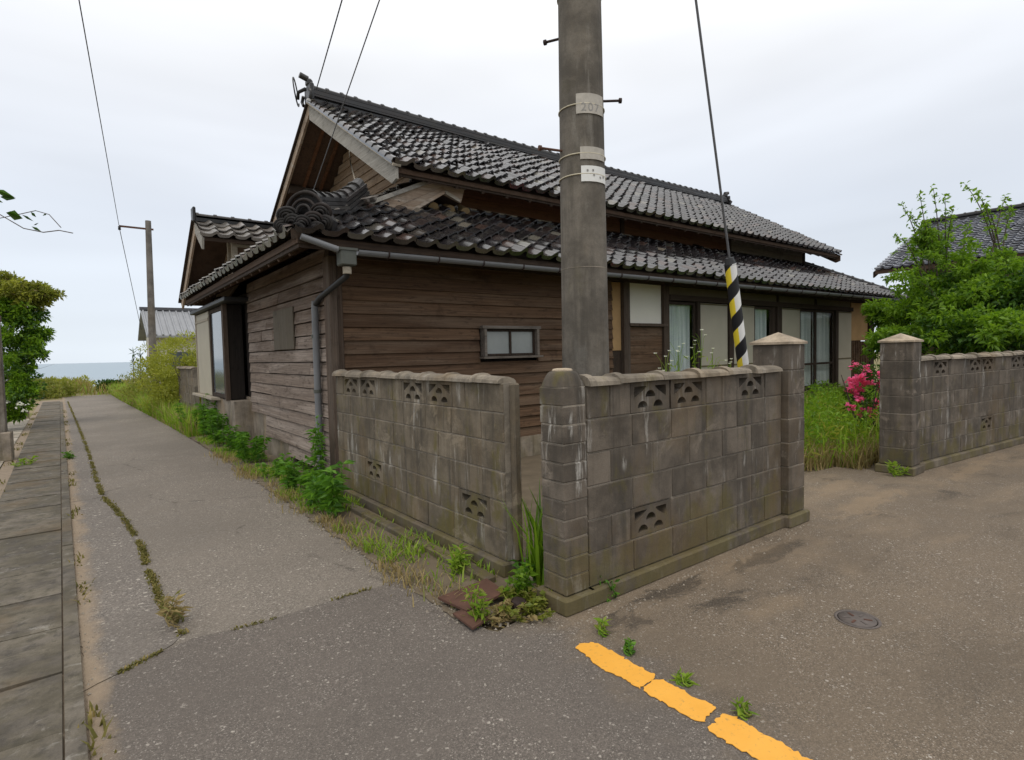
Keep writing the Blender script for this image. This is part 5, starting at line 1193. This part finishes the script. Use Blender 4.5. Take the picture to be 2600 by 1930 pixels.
def grass_field(name, label, m, pts_fn, n, h, wd, lean=(.1, .6), kind='stuff', z=0.):
    P = pts_fn(n); n = len(P); V, F = blades(P, RNG.uniform(h[0], h[1], n), RNG.uniform(*lean, n), RNG.uniform(wd*.6, wd*1.4, n)); o = fast_mesh(name, V, F, m, None, False, tuple(P[0])); tag(o, label, 'grass', None, 'stuff'); return o
def rect(x0, x1, y0, y1, z=0., patch=None, sc=1.5):
    def f(n):
        x = RNG.uniform(x0, x1, n*3); y = RNG.uniform(y0, y1, n*3)
        k = (np.sin(x*sc*2.1+1.3)*np.sin(y*sc*2.7+.4)+np.sin(x*sc*5.3)*np.sin(y*sc*4.1)*.6) > (patch if patch is not None else -9)
        x, y = x[k][:n], y[k][:n]; return np.stack([x, y, np.full(len(x), z)], 1)
    return f
def garden(x0, x1, y0, y1):
    f = rect(x0, x1, y0, y1, -.01, -.9, .8)
    def g_(n):
        P = f(n*3); keep = ~((P[:, 0] < 7.35) & (P[:, 1] < 3.15+.10*np.sin(P[:, 0]*5)) & (P[:, 0] > 4.7)); return P[keep][:n]
    return g_
grass_field('garden_grass', 'tall green grass filling the garden in front of the sliding doors', 'grass', garden(5.6, 15.5, 2.85, 6.1), 7000, (.25, .75), .014, (.1, .7))
def leafy_ground(name, label, m, f, n, hmax, L, Wd):
    P = f(n); n = len(P); hh = hmax*(.45+.55*np.abs(np.sin(P[:, 0]*2.3+.5)*np.sin(P[:, 1]*3.1+P[:, 0])))
    P = P+np.stack([np.zeros(n), np.zeros(n), hh*RNG.random(n)**.6], 1); D = RNG.normal(0, .8, (n, 3))+np.array([0, 0, .45])
    V, F = leaves(P, D, L*(.5+RNG.random(n)), Wd*(.5+RNG.random(n)), .2, .2); return tag(fast_mesh(name, V, F, m, None, False, tuple(P[0])), label, 'weeds', None, 'stuff')
leafy_ground('garden_weeds', 'mixed leafy green weeds in the garden gateway', 'leaf', garden(6.6, 13.5, 2.95, 5.9), 15000, .78, .10, .026)
leafy_ground('garden_weeds', 'yellowish weeds among the garden growth', 'leaf_y', garden(6.9, 11.5, 2.95, 5.5), 4500, .62, .10, .016)
grass_field('dry_grass', 'dry straw-coloured grass at the garden edge by the gateway', 'straw', garden(6.8, 9.6, 2.75, 3.75), 3200, (.10, .40), .012, (.3, 1.0))
def verge(n):
    y = 2.7+ (RNG.random(n)**1.0)*7.5; k = (np.sin(y*4.2)+np.sin(y*9.1+1)*.7+RNG.normal(0, .5, n)) > -.1; y = y[k]; x = 1.70+RNG.normal(0, .07, len(y))+.04*np.sin(y*3); return np.stack([x, y, np.zeros(len(y))], 1)
def verge2(n):
    y = RNG.uniform(2.6, 13, n); x = RNG.uniform(1.66, 2.16, n); k = (np.sin(y*3.3+x*4)+np.sin(y*7.9+2)*.7+RNG.normal(0, .5, n)) > .1; return np.stack([x[k], y[k], np.zeros(k.sum())], 1)
grass_field('dry_grass', 'dry tufts along the road edge of the verge', 'straw', verge, 3200, (.02, .10), .008, (.3, 1.2))
grass_field('verge_grass', 'short green grass on the verge below the brownish block wall', 'grass', verge2, 7000, (.02, .12), .011, (.3, 1.2))
def crackline(n):
    c = np.array(crack); seg = np.linalg.norm(np.diff(c, axis=0), axis=1); idx = RNG.choice(len(seg), n, p=(seg**.55)/(seg**.55).sum()); t_ = RNG.random(n); p = c[idx]*(1-t_[:, None])+c[idx+1]*t_[:, None]
    k = (np.sin(p[:, 1]*6.3)+np.sin(p[:, 1]*15+1)*.8) > -1.1; p = p[k]; return np.concatenate([p+RNG.normal(0, .013, p.shape)*np.array([1, .6]), np.full((len(p), 1), .0)], 1)
grass_field('crack_moss', 'moss and tiny weeds lining the long crack in the lane', 'moss', crackline, 6500, (.006, .026), .010, (.4, 1.4))
def kerbline(n):
    y = RNG.uniform(2.4, 24, n); k = (np.sin(y*2.9)+np.sin(y*7.3)) > .55; y = y[k]; side = RNG.random(len(y)) < .5; x = np.where(side, -.045-.0218*(y-2.6)+.03, -.045-.0218*(y-2.6)-.66)+RNG.normal(0, .03, len(y)); return np.stack([x, y, np.zeros(len(y))], 1)
grass_field('kerb_weeds', 'sparse yellowish weeds along both sides of the gutter covers', 'moss', kerbline, 2600, (.01, .06), .012, (.4, 1.3))
def seamline(n):
    s_ = np.array(seam); idx = RNG.integers(1, len(s_)-1, n); t_ = RNG.random(n); p = s_[idx]*(1-t_[:, None])+s_[idx+1]*t_[:, None]; k = np.sin(p[:, 0]*11) > .2; p = p[k]; return np.concatenate([p+RNG.normal(0, .01, p.shape), np.full((len(p), 1), 0.)], 1)
grass_field('seam_weeds', 'faint moss in the seam across the road', 'moss', seamline, 500, (.006, .02), .010, (.5, 1.4))
# seaward verge, shrubs and beach scrub
def seaverge(n):
    y = RNG.uniform(12.5, 34, n); e_ = np.interp(y, [12, 14, 20, 27, 34], [1.62, 1.58, 1.42, 1.2, 1.05]); x = e_+np.abs(RNG.normal(0, .55, n)); return np.stack([x, y, np.full(n, -.02)], 1)
grass_field('verge_grass', 'tall rough grass on the right verge towards the sea', 'grass', seaverge, 6500, (.15, .65), .022, (.1, .8))
grass_field('dry_grass', 'dry grass mixed into the seaward verge', 'straw', seaverge, 2200, (.15, .60), .018, (.1, .9))
for px, py, dep, r, h, n, m, lab in ((430, 900, 15.8, .95, 2.3, 9000, 'leaf_y', 'tall yellow-green shrub beside the far utility pole'), (470, 850, 15.0, .7, 2.6, 4500, 'leaf_y', 'yellow-green shrub rising behind the wing of the wooden house'), (380, 960, 19, 1.1, 1.2, 4500, 'leaf_o', 'low olive shrub at the end of the right verge')):
    c = Q(px, py, dep); t = thing('shrub', lab, 'shrub', (c[0], c[1], 0)); q = MB(); tips = []
    for k in range(4): branch(q, (c[0]+random.uniform(-.2, .2), c[1]+random.uniform(-.2, .2), -.05), (random.uniform(-.4, .4), random.uniform(-.4, .4), 1), h*.5, .03, 1, 60+k, tips)
    q.build('trunk', 'bark', t)
    leafy('crown', m, t, clumps([((c[0], c[1], h*.5), (r, r, h*.46)), ((c[0]+r*.3, c[1]-.2, h*.3), (r*.9, r*.9, h*.3))], 32, .22*r+.06, int(px)), n, .10, .030, .7, .15, .1, .0)
def far_land(x0, x1, y0, y1):
    def f(n):
        x = RNG.uniform(x0, x1, n); y = RNG.uniform(y0, y1, n); k = ~((np.abs(x-1.2-(y-41)*.0) < .7) & (y > 35)); x, y = x[k], y[k]; return np.stack([x, y, [ground_z(a, b_)-.02 for a, b_ in zip(x, y)]], 1)
    return f
grass_field('beach_scrub', 'brown and green scrub covering the ground before the sea', 'scrub', far_land(-16, 16, 33.5, 47), 9000, (.2, .75), .05, (.1, .9))
grass_field('beach_scrub', 'green grass among the seaside scrub', 'grass', far_land(-16, 16, 33, 46), 5000, (.12, .5), .05, (.1, .9))
for px, py, dep, r, h, m, lab in ((130, 985, 25, 1.1, .75, 'leaf_o', 'low dark bush at the left edge of the seaside scrub'), (95, 975, 27, 1.1, .9, 'leaf_o', 'rounded scrub bush behind the left hedge tree'), (280, 962, 30, .55, .55, 'leaf_d', 'small dark green bush in the seaside scrub'), (165, 965, 32, 1.2, .8, 'leaf_y', 'pale scrub bush before the sea')):
    c = Q(px, py, dep); t = thing('scrub_bush', lab, 'bush', (c[0], c[1], -.05)); q = MB()
    for k in range(5): q.tube([(c[0], c[1], -.1), (c[0]+random.uniform(-r, r)*.6, c[1]+random.uniform(-r, r)*.6, h*.7)], [.02, .008], 5)
    q.build('stems', 'bark', t); leafy('foliage', m, t, clumps([((c[0], c[1], h*.35), (r, r, h*.6))], 34, .2, int(px)), 2600, .13, .055, .4, .2, .1, -.05)
q = MB(); g0 = Q(345, 1000, 29)
for px, py0, py1 in ((338, 890, 960), (356, 895, 960)):
    t = thing('sapling', 'thin sapling with a leafy top standing against the sea', 'sapling', tuple(Q(px, 1000, 29)*np.array([1, 1, 0])), 'saplings against the sea'); q = MB(); a, bb = Q(px, 985, 29), Q(px, py0, 29); q.tube([(a[0], a[1], -.1), tuple(bb)], [.03, .012], 5); q.build('stem', 'bark', t)
    P = np.array([a*(1-k)+bb*k for k in np.linspace(.65, 1, 26)]); D = RNG.normal(0, .6, (26, 3))+np.array([0, 0, .5]); V, F = leaves(P, D, np.full(26, .28), np.full(26, .05)); fast_mesh('leaves', V, F, 'leaf_d', t)

# azalea with pink flowers beside the right gate pillar
ac = Q(2196, 1010, 8.1); az_ = thing('azalea', 'azalea bush covered in bright pink flowers beside the gate pillar', 'bush', (ac[0], ac[1], 0))
q = MB()
for k in range(8): q.tube([(ac[0], ac[1], -.03), (ac[0]+random.uniform(-.3, .3), ac[1]+random.uniform(-.3, .3), random.uniform(.5, 1.1))], [.014, .006], 5)
q.build('stems', 'bark', az_)
abl = clumps([((ac[0]+.10, ac[1], .75), (.30, .34, .46)), ((ac[0]+.15, ac[1], .3), (.26, .3, .3))], 20, .09, 77)
leafy('leaves', 'leaf_d', az_, abl, 2600, .05, .022, .3, .2, .1, .0)
fl = [bb for i, bb in enumerate(clumps([((ac[0]+.08, ac[1]-.04, .80), (.32, .36, .48))], 46, .05, 78)) if bb[0][2] > .42][:40]
for c, s in fl:
    n = 16; az = RNG.uniform(0, 2*PI, n); D = np.stack([np.cos(az), np.sin(az), RNG.uniform(-.2, .8, n)], 1); P = np.array(c)+RNG.normal(0, .022, (n, 3)); V, F = leaves(P, D, np.full(n, .065), np.full(n, .052), .15, .0); fast_mesh('flower', V, F, 'pink', az_)
# slender flowering weeds behind the front wall
for i, (px, py) in enumerate(((1690, 905), (1725, 880), (1722, 893), (1765, 865), (1782, 838), (1810, 885), (1700, 925), (1855, 920))):
    d_ = 6.0; p = Q(px, py, d_); t = thing('flowering_weed', 'slender white-flowered weed showing above the front block wall', 'weed', (p[0], p[1]+.1, 0), 'white flowered weeds behind the wall'); q = MB()
    q.tube([(p[0]-.05, p[1]+.1, -.02), (p[0]+.03, p[1]+.05, .8), tuple(p)], [.007, .005, .002], 5); hs = [p]
    for k in range(4):
        e_ = p+np.array([random.uniform(-.12, .12), random.uniform(-.1, .1), random.uniform(-.16, .06)]); q.tube([(p[0]+.02, p[1]+.02, p[2]-.3), tuple((p+e_)/2-np.array([0, 0, .06])), tuple(e_)], .0022, 4); hs.append(e_)
    q.build('stem', 'grass', t)
    n = 40; t_ = RNG.random(n); P = np.array([p[0], p[1]+.06, 0])+np.outer(t_, [0, 0, p[2]*.9])+RNG.normal(0, .02, (n, 3)); D = RNG.normal(0, .7, (n, 3))+np.array([0, 0, .3]); V, F = leaves(P, D, np.full(n, .09), np.full(n, .014)); fast_mesh('leaves', V, F, 'grass', t)
    for h_ in hs[:3]:
        m_ = 12; a_ = np.linspace(0, 2*PI, m_, endpoint=False); D = np.stack([np.cos(a_), np.sin(a_), np.full(m_, .25)], 1); V, F = leaves(np.repeat(h_[None], m_, 0), D, np.full(m_, .021), np.full(m_, .011), .05, 0); fast_mesh('flower', V, F, 'petal', t)

# loose grit along the verge and the foot of the walls
def grit(name, label, P, r0, r1, m):
    n = len(P); base = np.array([(1, 0, -.3), (-.5, .8, -.3), (-.5, -.8, -.3), (0, 0, .7)]); sc_ = RNG.uniform(r0, r1, n); an = RNG.uniform(0, 2*PI, n)
    Rm = np.zeros((n, 3, 3)); Rm[:, 0, 0] = np.cos(an); Rm[:, 0, 1] = -np.sin(an); Rm[:, 1, 0] = np.sin(an); Rm[:, 1, 1] = np.cos(an); Rm[:, 2, 2] = 1
    V = np.einsum('nij,kj->nki', Rm, base)*sc_[:, None, None]*RNG.uniform(.7, 1.3, (n, 4, 1))+P[:, None, :]; i = np.arange(n)*4
    F = np.concatenate([np.stack([i, i+1, i+3], 1), np.stack([i+1, i+2, i+3], 1), np.stack([i+2, i, i+3], 1), np.stack([i, i+2, i+1], 1)])
    return tag(fast_mesh(name, V.reshape(-1, 3), F, m, None, False, tuple(P[0])), label, 'gravel', None, 'stuff')
y_ = RNG.uniform(2.6, 9, 900); x_ = 1.66+RNG.normal(0, .06, 900); a_ = np.stack([x_, y_, np.full(900, .004)], 1)
x2 = RNG.uniform(2.1, 4.8, 160); c_ = np.stack([x2, 2.22-np.abs(RNG.normal(0, .06, 160)), np.full(160, .003)], 1)
y3 = RNG.uniform(2.6, 14, 260); d_ = np.stack([-.03-.0218*(y3-2.6)+np.abs(RNG.normal(0, .05, 260)), y3, np.full(260, .003)], 1)
x4 = RNG.uniform(1.65, 2.1, 200); e_ = np.stack([x4, 2.45+RNG.normal(0, .08, 200)+.3*(RNG.random(200)), np.full(200, .006)], 1)
grit('grit', 'loose grit along the edges of the road', np.concatenate([a_, c_, d_, e_]), .003, .011, 'stone')
